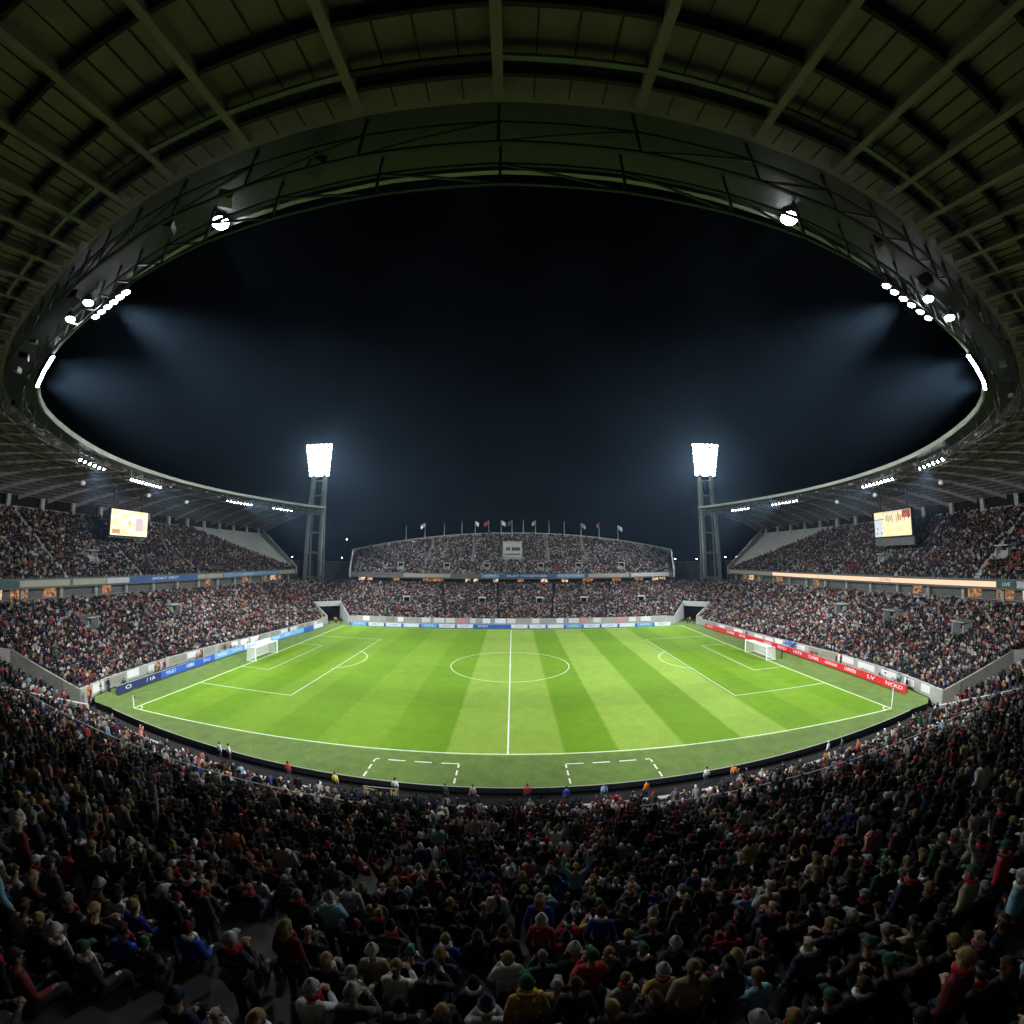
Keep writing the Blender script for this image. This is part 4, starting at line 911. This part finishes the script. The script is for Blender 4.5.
    rl = {'pel':(.15,.12)}; E = []
    for n in 'lr': rl.update({n+'hp':.108,n+'kn':.075,n+'an':.06}); E += [('pel',n+'hp'),(n+'hp',n+'kn'),(n+'kn',n+'an')]
    mb = MB(); to_mb(mb, skin_mesh('l', *chain(rl.keys(), E, rl)), 'trouser')
    leg = mb.build('trousers', None, True)
    shoe = []
    for n in 'lr':
        mb = MB(); a, t = Vector(J[n+'an']), Vector(J[n+'to']); mb.tube([a+Vector((0,-.06,-.02)), a+Vector((0,.02,-.025)), t+Vector((0,.02,0)), t+Vector((0,.06,-.005))], [.045,.055,.05,.03], 'shoe', 8); shoe.append(mb.build('shoe', None, True))
    for o in (top, leg, *shoe): o.parent = body
    return body, top, leg, shoe, hd
def dome(mb, rx, ry, rz, z0, m, n=12, k=6, back=0, noise=0):
    rr = random.Random(5); vs = []; fs = []
    for i in range(k+1):
        t = z0+(math.pi/2-z0)*i/k
        for j in range(n):
            a = 2*math.pi*j/n; w = 1+noise*rr.uniform(-1, 1); vs.append((rx*math.cos(t)*math.cos(a)*w, ry*math.cos(t)*math.sin(a)*w+back, rz*math.sin(t)*w))
    for i in range(k):
        for j in range(n): fs.append((i*n+j, i*n+(j+1) % n, (i+1)*n+(j+1) % n, (i+1)*n+j))
    fs.append(tuple(k*n+j for j in range(n))); fs.append(tuple(range(n-1, -1, -1))); mb.add(vs, fs, m)
def headgear():
    H = {}
    mb = MB(); dome(mb, .094, .108, .108, -.1, 'cloth', back=-.018, noise=.03); dome(mb, .088, .075, .10, -.75, 'cloth', back=-.045); H['short'] = mb.build('hair', None, True)
    mb = MB(); dome(mb, .097, .11, .112, -.1, 'cloth', back=-.018, noise=.04); mb.tube([(0,-.05,.06),(0,-.075,-.03),(0,-.085,-.14),(0,-.08,-.25)], [.085,.1,.095,.05], 'cloth', 10); H['long'] = mb.build('hair', None, True)
    mb = MB(); dome(mb, .094, .108, .108, -.15, 'cloth', back=-.018, noise=.03); mb.tube([(0,-.11,.05),(0,-.16,.04),(0,-.17,-.06),(0,-.15,-.17)], [.03,.042,.036,.012], 'cloth', 8); H['ponytail'] = mb.build('hair', None, True)
    mb = MB(); dome(mb, .101, .116, .135, -.05, 'cloth', back=-.01); mb.tube([(.104*math.cos(a), .118*math.sin(a)-.01, .005) for a in np.linspace(0, 2*math.pi, 13)], .016, 'cloth', 6); mb.tube([(0,-.01,.12),(0,-.01,.14),(0,-.01,.17)], [.02,.035,.015], 'cloth', 8); H['beanie'] = mb.build('hat', None, True)
    mb = MB(); dome(mb, .099, .113, .112, .0, 'cloth', back=-.012); mb.hexa([(-.07,.08,.0),(.07,.08,.0),(.05,.185,-.018),(-.05,.185,-.018),(-.07,.08,.014),(.07,.08,.014),(.05,.185,-.006),(-.05,.185,-.006)], 'cloth'); H['cap'] = mb.build('hat', None, True)
    mb = MB(); mb.tube([(.10*math.cos(a), .085*math.sin(a)-.03, -.145-.02*math.sin(a)) for a in np.linspace(0, 2*math.pi, 13)], .035, 'cloth', 7); mb.tube([(-.05,-.115,-.15),(0,-.16,-.19),(.05,-.115,-.15)], [.04,.07,.04], 'cloth', 7); H['hood'] = mb.build('hood', None, True)
    mb = MB(); mb.tube([(.085*math.cos(a), .08*math.sin(a)-.015, -.15-.015*math.sin(a)) for a in np.linspace(0, 2*math.pi, 13)], .032, 'cloth', 7); mb.hexa([(.02,.07,-.5),(.1,.07,-.5),(.1,.1,-.5),(.02,.1,-.5),(.03,.055,-.16),(.08,.055,-.16),(.08,.085,-.16),(.03,.085,-.16)], 'cloth'); H['scarf'] = mb.build('scarf', None, True)
    return H
KINDS = ['sit_lap', 'sit_lean', 'stand', 'clap', 'cheer']
FIG = {k: build_figure(k) for k in KINDS}; HG = headgear()
protos = [o for k in KINDS for o in (*FIG[k][:3], *FIG[k][3])]+list(HG.values())
SKIN = [(.52,.33,.24),(.45,.27,.18),(.30,.17,.10),(.16,.085,.05),(.56,.38,.29)]
TOPC = {'black': (.012,.012,.014), 'charcoal': (.035,.036,.04), 'navy': (.014,.022,.06), 'dark brown': (.045,.025,.015), 'olive': (.06,.065,.03), 'maroon': (.13,.012,.02), 'red': (.42,.02,.025), 'royal blue': (.02,.06,.38),
        'sky blue': (.22,.42,.60), 'white': (.70,.70,.70), 'pale grey': (.38,.39,.40), 'mustard': (.42,.27,.04), 'beige': (.36,.29,.20), 'dark green': (.02,.09,.045), 'orange': (.72,.20,.02), 'yellow': (.66,.58,.06), 'lime': (.55,.75,.05)}
HAIR = {'black': (.008,.007,.006), 'brown': (.045,.022,.012), 'fair': (.25,.17,.07), 'grey': (.25,.25,.25)}
def person(x, y, z, rz, kind, top, gear, gcol, label, group, extra=None, excol=None, skin=None, scale=1.0, trousers=True):
    b, t, l, sh, hd = FIG[kind]
    o = b.copy(); COL.objects.link(o); o.location = (x, y, z); o.rotation_euler = (0, 0, rz); o.scale = (scale,)*3; o.color = (*(skin or random.choice(SKIN)), 1)
    tag(o, label, 'person', group)
    for src, c in ((t, top), (l, None), (sh[0], None), (sh[1], None)):
        q = src.copy(); COL.objects.link(q); q.parent = o
        if c: q.color = (*c, 1)
    def put(g, c):
        q = HG[g].copy(); COL.objects.link(q); q.parent = o; q.location = hd+Vector((0, 0, .012)); q.color = (*c, 1)
    if gear != 'bald': put(gear, gcol)
    if extra: put(extra, excol)
    return o
# pitch side people (each single)
def pp(x, y, z, face, kind, tc, gear, gc, label, group=None, extra=None, ec=None):
    fx_, fy_ = face; rz = math.atan2(fy_, fx_)-math.pi/2
    return person(x, y, z, rz, kind, TOPC[tc], gear, HAIR[gc] if gc in HAIR else TOPC[gc], label, group, extra, TOPC[ec] if ec else None, scale=1.06)
G1 = 'stewards and staff round the pitch'
for a in [
 (-20.0,-38.9,-.95,(0,1),'stand','red','short','black','steward in a bright red coat standing alone in the dark moat on the blue-board side'),
 (-15.0,-39.6,-.95,(0,1),'stand','yellow','short','black','steward in a yellow coat in the dark moat by the gold lettered banner'),
 (-9.6,-39.5,-.95,(0,1),'stand','white','short','black','person in a white tracksuit with dark hair in the moat below the technical area'),
 (-2.9,-39.9,-.95,(0,1),'stand','beige','short','black','person in a cream coat in the moat by the halfway line'),
 (1.6,-39.7,-.95,(0,1),'stand','red','short','black','steward in a bright red jacket in the moat straight below the halfway line'),
 (-5.2,-39.9,-.95,(.3,1),'stand','charcoal','short','brown','person in a grey jacket in the moat beside a technical area'),
 (17.6,-39.0,-.95,(0,1),'stand','white','short','black','person in a white coat with black hair in the moat beside an orange bib'),
 (20.2,-39.2,-.95,(.2,1),'stand','orange','short','fair','steward in an orange bib in the moat beside the white coat'),
 (11.6,-40.1,-.95,(-.4,1),'stand','orange','short','brown','steward in an orange jacket by the front wall below a technical area'),
 (8.0,-40,-.95,(0,1),'stand','sky blue','long','fair','person in a pale blue top in the moat at a technical area corner'),
 (4.8,-40.2,-.95,(0,1),'stand','royal blue','short','black','person in a royal blue top in the moat between technical area and halfway line'),
 (33.4,-38.2,-.95,(-.5,1),'stand','dark green','short','black','person in a dark green coat in the moat towards the red-board corner'),
 (31.6,-38.2,-.95,(-.5,1),'stand','white','cap','white','person in a white shirt and cap in the moat towards the red-board corner'),
 (45.5,-36.9,-.95,(-.4,1),'stand','lime','bald','black','steward in a lime yellow coat by the near turf corner'),
 (-27.5,-37.6,-.95,(.3,1),'stand','white','short','black','dark haired one of the pair in white coats in the moat'),
 (-28.6,-37.6,-.95,(.3,1),'stand','white','short','brown','brown haired one of the pair in white coats in the moat'),
 (-44.8,-37.0,-.95,(.3,1),'stand','white','short','grey','person in a white top and grey hair alone in the moat towards the blue boards'),
 (-54.2,-33.0,0,(1,.2),'stand','orange','short','black','steward in an orange bib against the white wall beside the near corner'),
 (-55.0,-30.8,0,(1,0),'stand','mustard','short','brown','person in a tan coat beside the end navy board'),
 (-54.7,-29.6,0,(1,.3),'stand','black','beanie','black','dark coated photographer in a beanie by the end navy board'),
 (-52.3,-34.6,0,(1,.4),'stand','orange','short','fair','steward in an orange coat on the turf edge in the near corner'),
 (-55.4,-19.5,0,(1,0),'stand','orange','short','brown','steward in an orange bib behind the deep blue boards'),
 (-56.0,-17.6,0,(1,0),'stand','red','short','black','steward in a red coat by the white wall behind the blue boards'),
 (-56.1,-18.7,0,(1,0),'stand','dark green','short','black','person in dark green next to the red coated steward behind the blue boards'),
 (-55.3,-9.6,0,(1,0),'stand','orange','short','fair','steward in an orange coat standing behind the light blue boards'),
 (-56.0,-8.4,0,(1,.2),'stand','charcoal','cap','black','person in a charcoal coat and cap behind the light blue boards'),
 (-55.6,-2.2,0,(1,.2),'stand','dark brown','short','black','person in a brown coat by the wall near the blue-board goal'),
 (-55.2,-1.0,0,(1,.2),'stand','mustard','short','brown','person in a mustard jacket near the blue-board goal'),
 (-54.9,8.5,0,(1,.2),'stand','red','short','black','steward in red standing beyond the blue-board goal'),
 (-53.6,19.0,0,(1,.2),'stand','maroon','short','black','person in maroon beyond the blue-board goal, close to the far corner'),
 (55.4,-26.2,0,(-1,.2),'stand','sky blue','short','black','photographer in a pale blue jacket past the end of the red boards'),
 (56.0,-27.8,0,(-1,.2),'stand','black','cap','black','photographer in black past the end of the red boards'),
 (54.6,-28.4,0,(-1,.4),'stand','charcoal','short','brown','photographer in grey at the near end of the red boards'),
 (56.4,-23.0,0,(-1,0),'stand','maroon','short','black','person in a crimson coat by the white wall behind the red boards'),
 (57.0,-18.2,0,(-1,0),'stand','black','short','black','dark coated steward by the white wall behind the red boards'),
 (56.9,-12.6,0,(-1,0),'stand','red','short','black','steward in a red coat by the white wall midway along behind the red boards'),
 (57.0,-11.4,0,(-1,0),'stand','mustard','short','fair','person in a yellow brown coat next to the red coated steward behind the red boards'),
 (55.0,-7.2,0,(-1,0),'stand','red','short','fair','person in red top and dark trousers directly behind the red boards'),
 (54.9,-1.6,0,(-1,0),'stand','royal blue','short','black','person in blue holding the folded blue banner, nearer the camera'),
 (55.3,1.4,0,(-1,0),'stand','royal blue','cap','royal blue','person in blue and a blue cap at the far end of the folded blue banner'),
 (50.2,-4.4,0,(-1,.3),'stand','navy','short','black','dark blue clad person standing on the turf beside the goal'),
 (53.8,14.0,0,(-1,.2),'stand','charcoal','short','brown','person in grey behind the red boards beyond the red-board goal'),
 (-49.6,37.8,0,(.6,-1),'stand','orange','short','black','steward in orange at the mouth of the far corner tunnel, blue-board side'),
 (-50.5,38.9,0,(.6,-1),'stand','mustard','short','brown','person in tan at the mouth of the far corner tunnel, blue-board side'),
 (-48.3,38.2,0,(.4,-1),'stand','dark brown','short','black','person in brown at the mouth of the far corner tunnel, blue-board side'),
 (49.6,37.8,0,(-.6,-1),'stand','dark brown','short','black','person in brown at the mouth of the far corner tunnel, red-board side'),
 (50.7,38.6,0,(-.6,-1),'stand','orange','short','fair','steward in orange at the mouth of the far corner tunnel, red-board side'),
 (-53.6,-37.2,.35,(1,.2),'cheer','red','short','black','supporter in red with arms up by the corner block beside the blue boards'),
 (53.9,-37.0,.35,(-1,.2),'stand','maroon','short','black','tall supporter in maroon by the corner block beside the red boards'),
]: pp(*a[:8], a[8], G1 if 'supporter' not in a[8] else None)
rr2 = random.Random(21); seen_ = set()
for s in (-1, 1):
    for k in range(17):
        y = -26+k*3.35+rr2.uniform(-.8, .8); x = s*(55.3 if s > 0 else 54.9)+rr2.uniform(-.7, .5)*s
        if s > 0 and abs(y) < 3: continue
        x = x-s*max(0, (y-8)*.085)
        while True:
            tc = rr2.choice(['black','charcoal','navy','olive','maroon','sky blue','white','pale grey','mustard','beige','dark green','red']); gr = rr2.choice([('short','black','black hair'),('short','fair','fair hair'),('cap','black','a black cap'),('beanie','navy','a navy bobble hat'),('long','brown','long brown hair'),('short','grey','grey hair')])
            if (s, tc, gr[2]) not in seen_: seen_.add((s, tc, gr[2])); break
        pp(x, y, -.32, (-s, 0), 'sit_lean' if k % 2 else 'sit_lap', tc, gr[0], gr[1], f'photographer sitting behind the {side[s]} boards in a {tc} jacket, with {gr[2]}', 'photographers behind the boards')
# folded blue banner beside the right goal; gold letter banner on the near stand; corner banner
mb = MB(); A = []; Bq = []
for k in range(15):
    t = k/14; A.append((54.6+.5*math.sin(t*5), -1.2+2.4*t, 1.25+.12*math.sin(t*9))); Bq.append((55.9+.3*math.sin(t*6+1), -1.2+2.4*t, 1.75+.15*math.sin(t*8+2)))
C2 = [(x-.25, y, z-.45) for x, y, z in A]
mb.strip(A, Bq, 'fascia_blue'); mb.strip(C2, A, 'fascia_sky'); o = mb.build('banner'); tag(o, 'blue banner gathered up by people behind the red boards', 'banner')
gb = empty('banner', 'gold lettered supporters banner hung along the front wall of the near stand', 'banner', (-9.75,-42.75,.7))
mb = MB(); mb.box((0, 0, .55), (2.9, .05, 1.15), 'black'); mb.build('cloth', gb)
lettering('Dull', 1.3, 'letter_gold', gb, Matrix.Translation((-.05, -.035, .6)) @ Matrix.Rotation(math.pi/2, 4, 'X'), sx=1.35)
mb = MB()
for x in (-1.4, 1.4): mb.tube([(x, 0, -.6), (x, 0, 1.2)], .03, 'grey_steel', 6)
mb.tube([(-1.4, 0, 1.18), (1.4, 0, 1.18)], .03, 'grey_steel', 6)
mb.build('pole', gb)

# the 300 spectators that show largest, each one a figure of its own
def shown(s):
    u, v = project((s[0], s[1], s[2]+1.0)); return -40 < u < 1064 and 560 < v < 1075
cand = sorted((s for s in near_seats if shown(s)), key=lambda s: math.dist(s[:3], CAM))
indiv, rest = cand[:300], cand[300:]
chosen = set((s[0], s[1]) for s in indiv)
seats.extend([(*s, 4) for s in near_seats if (s[0], s[1]) not in chosen])
tops = ['black','charcoal','navy','dark brown','olive','maroon','red','royal blue','sky blue','white','pale grey','mustard','beige','dark green']
tw = [24,18,20,8,6,6,5,3,3,5,6,2,4,3]
gears = [('short','black','short black hair'),('short','brown','short brown hair'),('short','fair','short fair hair'),('short','grey','short grey hair'),('long','black','long black hair'),('long','brown','long brown hair'),('long','fair','long fair hair'),('ponytail','brown','a brown ponytail'),('ponytail','fair','a fair ponytail'),('bald','black','a bald head'),
         ('beanie','navy','a navy bobble hat'),('beanie','maroon','a maroon bobble hat'),('beanie','pale grey','a pale grey bobble hat'),('cap','black','a black cap'),('cap','pale grey','a grey cap'),('cap','dark green','a dark green cap')]
extras = [(None, None, ''), (None, None, ''), ('hood', 'same', 'hooded '), ('scarf', 'red', 'red scarf'), ('scarf', 'white', 'white scarf')]
ptxt = {'sit_lap': 'seated', 'sit_lean': 'bent forward', 'stand': 'standing', 'clap': 'standing and clapping', 'cheer': 'with both arms up'}
used = set(); rr = random.Random(11)
for (x, y, z, rz) in indiv:
    for _ in range(400):
        tc = rr.choices(tops, tw)[0]; g = rr.choice(gears); k = rr.choices(KINDS, [52, 24, 14, 7, 1.5])[0]; e = rr.choice(extras)
        if (tc, g[2], k, e[2]) not in used: used.add((tc, g[2], k, e[2])); break
    word = 'hooded top' if e[0] == 'hood' else 'jacket'
    lab = f'{ptxt[k]} in a {tc} {word}'+(f' and {e[2]}' if e[0] == 'scarf' else '')+f', {g[2]}'
    lab = 'supporter '+lab.replace('standing and clapping', 'clapping')
    person(x, y, z+(0 if k.startswith('sit') else .0), rz+rr.uniform(-.2, .2), k, TOPC[tc], g[0], HAIR[g[1]] if g[0] in ('short','long','ponytail','bald') else TOPC[g[1]], lab, 'supporters in the near stand', e[0], (TOPC[tc] if e[1] == 'same' else TOPC[e[1]]) if e[0] else None, skin=rr.choice(SKIN), scale=rr.uniform(.94, 1.06))
    # the seat they have
for o in protos: bpy.data.objects.remove(o)

# ------------------------------------------------------------------ the rest of the crowd: one mass
def template(kind):
    V = []; Fc = []; Ct = []
    def ring(pts): V.extend(pts); return list(range(len(V)-len(pts), len(V)))
    def loft(rings, cat, cap0=False, cap1=True):
        for a, b in zip(rings[:-1], rings[1:]):
            n = len(a)
            for j in range(n): Fc.append((a[j], a[(j+1) % n], b[(j+1) % n], b[j])); Ct.append(cat(j) if callable(cat) else cat)
        if cap1:
            r = rings[-1]
            if len(r) == 4: Fc.append(tuple(r)); Ct.append(cat(9) if callable(cat) else cat)
            else: Fc.append((r[0], r[1], r[2], r[3])); Fc.append((r[0], r[3], r[4], r[5])); Ct.extend([cat(9) if callable(cat) else cat]*2)
    sit = kind == 0; b = .46 if sit else .92; y0 = -.1 if sit else 0
    rect = lambda w, d, z, y=0, x=0: [(x-w/2, y0+y-d/2, z), (x+w/2, y0+y-d/2, z), (x+w/2, y0+y+d/2, z), (x-w/2, y0+y+d/2, z)]
    loft([ring(rect(.36,.26,b)), ring(rect(.38,.25,b+.2)), ring(rect(.46,.26,b+.42)), ring(rect(.30,.16,b+.56))], 2)
    hx = lambda r, z, y=0: [(r*.9*math.cos(a), y0+y+r*math.sin(a), z) for a in np.arange(6)*math.pi/3+math.pi/6]
    head = [ring(hx(.06, b+.53)), ring(hx(.095, b+.62, .02)), ring(hx(.105, b+.71, .02)), ring(hx(.06, b+.80, .0))]
    # faces 0..2 of each ring look forward (+y)
    loft(head[:2], 0, cap1=False); loft(head[1:3], lambda j: 0 if j in (0, 1) else 1, cap1=False); loft(head[2:], 1)
    for s in (-1, 1):
        if kind == 2: p = [(.22*s, 0, b+.46), (.36*s, .05, b+.66), (.3*s, .08, b+.95)]
        elif kind == 1: p = [(.23*s, 0, b+.5), (.29*s, -.02, b+.2), (.22*s, .12, b-.02)]
        else: p = [(.23*s, 0, b+.5), (.29*s, .02, b+.22), (.17*s, .27, b+.12)]
        w = .055; rg = [ring([(x-w, y0+y-w, z), (x+w, y0+y-w, z), (x+w, y0+y+w, z), (x-w, y0+y+w, z)]) for x, y, z in p]
        loft(rg[:2], 2, cap1=False); loft(rg[1:], 2, cap1=False); Fc.append(tuple(rg[2])); Ct.append(0)
    if sit:
        loft([ring([(-.19,-.1,.43),(.19,-.1,.43),(.19,-.1,.6),(-.19,-.1,.6)]), ring([(-.2,.34,.42),(.2,.34,.42),(.2,.34,.57),(-.2,.34,.57)])], 3)
        loft([ring([(-.19,.22,.05),(.19,.22,.05),(.19,.36,.05),(-.19,.36,.05)]), ring([(-.2,.2,.5),(.2,.2,.5),(.2,.36,.5),(-.2,.36,.5)])], 3, cap1=False)
    else:
        loft([ring(rect(.3,.16,.02)), ring(rect(.34,.2,.5)), ring(rect(.36,.24,.95))], 3)
    return np.array(V, np.float32), np.array(Fc, np.int32), np.array(Ct, np.int32)
TP = [template(k) for k in range(3)]
SE = np.array([(s[0], s[1], s[2], s[3]) for s in seats], np.float64); cls = np.array([s[4] for s in seats]); N = len(SE)
kind = rng.choice(3, N, p=[.80, .185, .015]); kind[cls == 3] = 1
pal = np.array([(.012,.012,.014),(.03,.03,.034),(.014,.02,.045),(.05,.035,.025),(.16,.155,.16),(.34,.33,.33),(.42,.41,.40),(.58,.54,.51),(.13,.02,.028),(.36,.045,.05),(.50,.20,.18),(.03,.05,.18),(.24,.33,.42),(.40,.31,.22),(.32,.22,.08),(.03,.07,.045),(.5,.2,.07),(.42,.27,.23)])
pw_low = np.array([26,19,13,7,6,5,9,7.5,6,4.5,2,2.4,2,5,1.6,1.4,1,2.5]); pw_up = np.array([26,20,14,7,8,5,6,3,4,2,1.5,2,1.5,3,.6,1,.4,3]); pw_near = np.array([24,17,13,7,6,4,5,2.5,5,3.5,2,2.5,2,3,1,1.5,.6,2])  # upper-tier mix leans dark, painting in the weaker light up there
topc = np.zeros((N, 3))
pw_far = pw_up*np.array([.6,.9,.8,1,2.2,2.2,1.6,1.4,.8,.6,1,.8,1.2,1.2,.6,.8,.6,1.2])  # extra greys paint haze into the far upper tier's clothes
for c, w in ((0, pw_low), (3, pw_low), (1, pw_up), (2, pw_far), (4, pw_near)):
    m_ = cls == c; topc[m_] = pal[rng.choice(len(pal), m_.sum(), p=w/w.sum())]
# some knots of red shirts
for _ in range(26):
    c = SE[rng.integers(N)]; d = np.hypot(SE[:, 0]-c[0], SE[:, 1]-c[1]); m_ = (d < rng.uniform(.8, 1.7)) & (rng.random(N) < .6); topc[m_] = pal[rng.choice([9, 9, 8, 8, 16, 6])]
topc *= rng.uniform(.45, 1.1, (N, 1))*np.array([.85, .6, .85, .9, 1])[cls][:, None]  # upper side tiers darkened most: weaker light put into clothing colour
skin = np.array(SKIN)[rng.choice(5, N, p=[.26,.26,.16,.1,.22])]*rng.uniform(.5, .95, (N, 1))*np.array([1, .75, .9, 1, 1])[cls][:, None]; hair = np.array(list(HAIR.values())+[TOPC['navy'], TOPC['white'], TOPC['red'], (.012,.01,.01), (.03,.018,.01)])[rng.choice(9, N, p=[.25,.2,.1,.07,.05,.05,.03,.15,.1])]  # skin of the upper tiers dimmed in colour for the same weak light
leg = np.array([(.02,.022,.03),(.03,.035,.06),(.012,.012,.013),(.08,.07,.055)])[rng.integers(4, size=N)]
sc = rng.uniform(.93, 1.1, N)*np.where(cls == 4, 1, .85); rot = SE[:, 3]+rng.normal(0, .28, N)
VV = []; FF = []; CC = []; off = 0
for k in range(3):
    ids = np.where(kind == k)[0]; V, Fc, Ct = TP[k]; n = len(ids)
    if not n: continue
    wob = 1+rng.normal(0, .06, (n, 1, 3)); P = V[None]*wob*sc[ids][:, None, None]
    lean = rng.normal(.05, .1, n)[:, None]; h = np.clip(P[..., 2]-.45, 0, None); P[..., 1] += lean*h; P[..., 0] += rng.normal(0, .07, n)[:, None]*h
    c, s = np.cos(rot[ids])[:, None], np.sin(rot[ids])[:, None]
    X = P[..., 0]*c-P[..., 1]*s+SE[ids, 0][:, None]; Y = P[..., 0]*s+P[..., 1]*c+SE[ids, 1][:, None]; Zz = P[..., 2]+SE[ids, 2][:, None]
    VV.append(np.stack([X, Y, Zz], -1).reshape(-1, 3)); FF.append((Fc[None]+(np.arange(n)*len(V))[:, None, None]+off).reshape(-1, 4)); off += n*len(V)
    tab = np.stack([skin[ids], hair[ids], topc[ids], leg[ids]], 1); CC.append(tab[:, Ct].reshape(-1, 3))
VV = np.concatenate(VV); FF = np.concatenate(FF); CC = np.concatenate(CC)
me = bpy.data.meshes.new('crowd'); me.vertices.add(len(VV)); me.vertices.foreach_set('co', VV.astype(np.float32).ravel())
me.loops.add(FF.size); me.loops.foreach_set('vertex_index', FF.astype(np.int32).ravel()); me.polygons.add(len(FF)); me.polygons.foreach_set('loop_start', np.arange(0, FF.size, 4, dtype=np.int32))
at_ = me.attributes.new('col', 'FLOAT_COLOR', 'FACE'); at_.data.foreach_set('color', np.concatenate([CC, np.ones((len(CC), 1))], 1).astype(np.float32).ravel())
me.update(calc_edges=True); me.materials.append(M['crowd'])
o = bpy.data.objects.new('crowd', me); COL.objects.link(o); tag(o, 'packed crowd of thousands of supporters filling every tier', 'crowd', None, 'stuff')
print('CROWD', N, len(FF))

# ------------------------------------------------------------------ air, sky, camera
hz = bpy.data.meshes.new('haze'); bm = bmesh.new(); bmesh.ops.create_cube(bm, size=1); bm.to_mesh(hz); bm.free()
o = bpy.data.objects.new('haze', hz); COL.objects.link(o); o.scale = (1900, 1900, 78.5); o.location = (0, 0, 78.5/2-3.5); tag(o, kind='stuff')
m = bpy.data.materials.new('night_haze'); n, l = nodes(m); n.remove(n['Principled BSDF']); pv = n.new('ShaderNodeVolumePrincipled')
pv.inputs['Color'].default_value = (.42, .68, 1, 1); pv.inputs['Density'].default_value = .00021; pv.inputs['Anisotropy'].default_value = .6
l.new(pv.outputs[0], n['Material Output'].inputs['Volume']); hz.materials.append(m)
W = bpy.data.worlds.new('World'); S.world = W; W.use_nodes = True; n, l = W.node_tree.nodes, W.node_tree.links
sk = n.new('ShaderNodeTexSky'); sk.sky_type = 'NISHITA'; sk.sun_disc = False; sk.sun_elevation = R(-6); sk.sun_rotation = R(0); sk.air_density = 1; sk.dust_density = 2
l.new(sk.outputs[0], n['Background'].inputs['Color']); n['Background'].inputs['Strength'].default_value = .02
cd = bpy.data.cameras.new('camera'); cam = bpy.data.objects.new('camera', cd); COL.objects.link(cam); S.camera = cam
cam.location = CAM; cam.rotation_euler = (math.pi/2+PITCH, 0, -YAW)
cd.type = 'PANO'; cd.panorama_type = 'FISHEYE_LENS_POLYNOMIAL'; cd.sensor_width = 36; cd.sensor_height = 36; cd.sensor_fit = 'AUTO'; cd.fisheye_fov = R(200); cd.clip_start = .05; cd.clip_end = 4000
r_ = np.linspace(0, 740, 400); th = np.arctan(B0*r_/F0)/B0; mm = r_*36/1024
A_ = np.stack([mm**k for k in range(1, 5)], 1); co = np.linalg.lstsq(A_, th, rcond=None)[0]
print('poly err px', np.abs(A_@co-th).max()*400)
cd.fisheye_polynomial_k0 = 0; cd.fisheye_polynomial_k1, cd.fisheye_polynomial_k2, cd.fisheye_polynomial_k3, cd.fisheye_polynomial_k4 = [-float(c) for c in co]

S.render.engine = 'CYCLES'; cy = S.cycles
cy.use_denoising = True; cy.denoiser = 'OPENIMAGEDENOISE'; cy.max_bounces = 5; cy.diffuse_bounces = 3; cy.glossy_bounces = 2; cy.volume_bounces = 0; cy.transparent_max_bounces = 6
cy.sample_clamp_indirect = 3; cy.caustics_reflective = False; cy.caustics_refractive = False; cy.use_light_tree = True; cy.volume_step_rate = 10; cy.volume_max_steps = 64
vs = S.view_settings; vs.view_transform = 'Standard'; vs.look = 'None'; vs.exposure = -.08; vs.gamma = 1; vs.use_curve_mapping = False
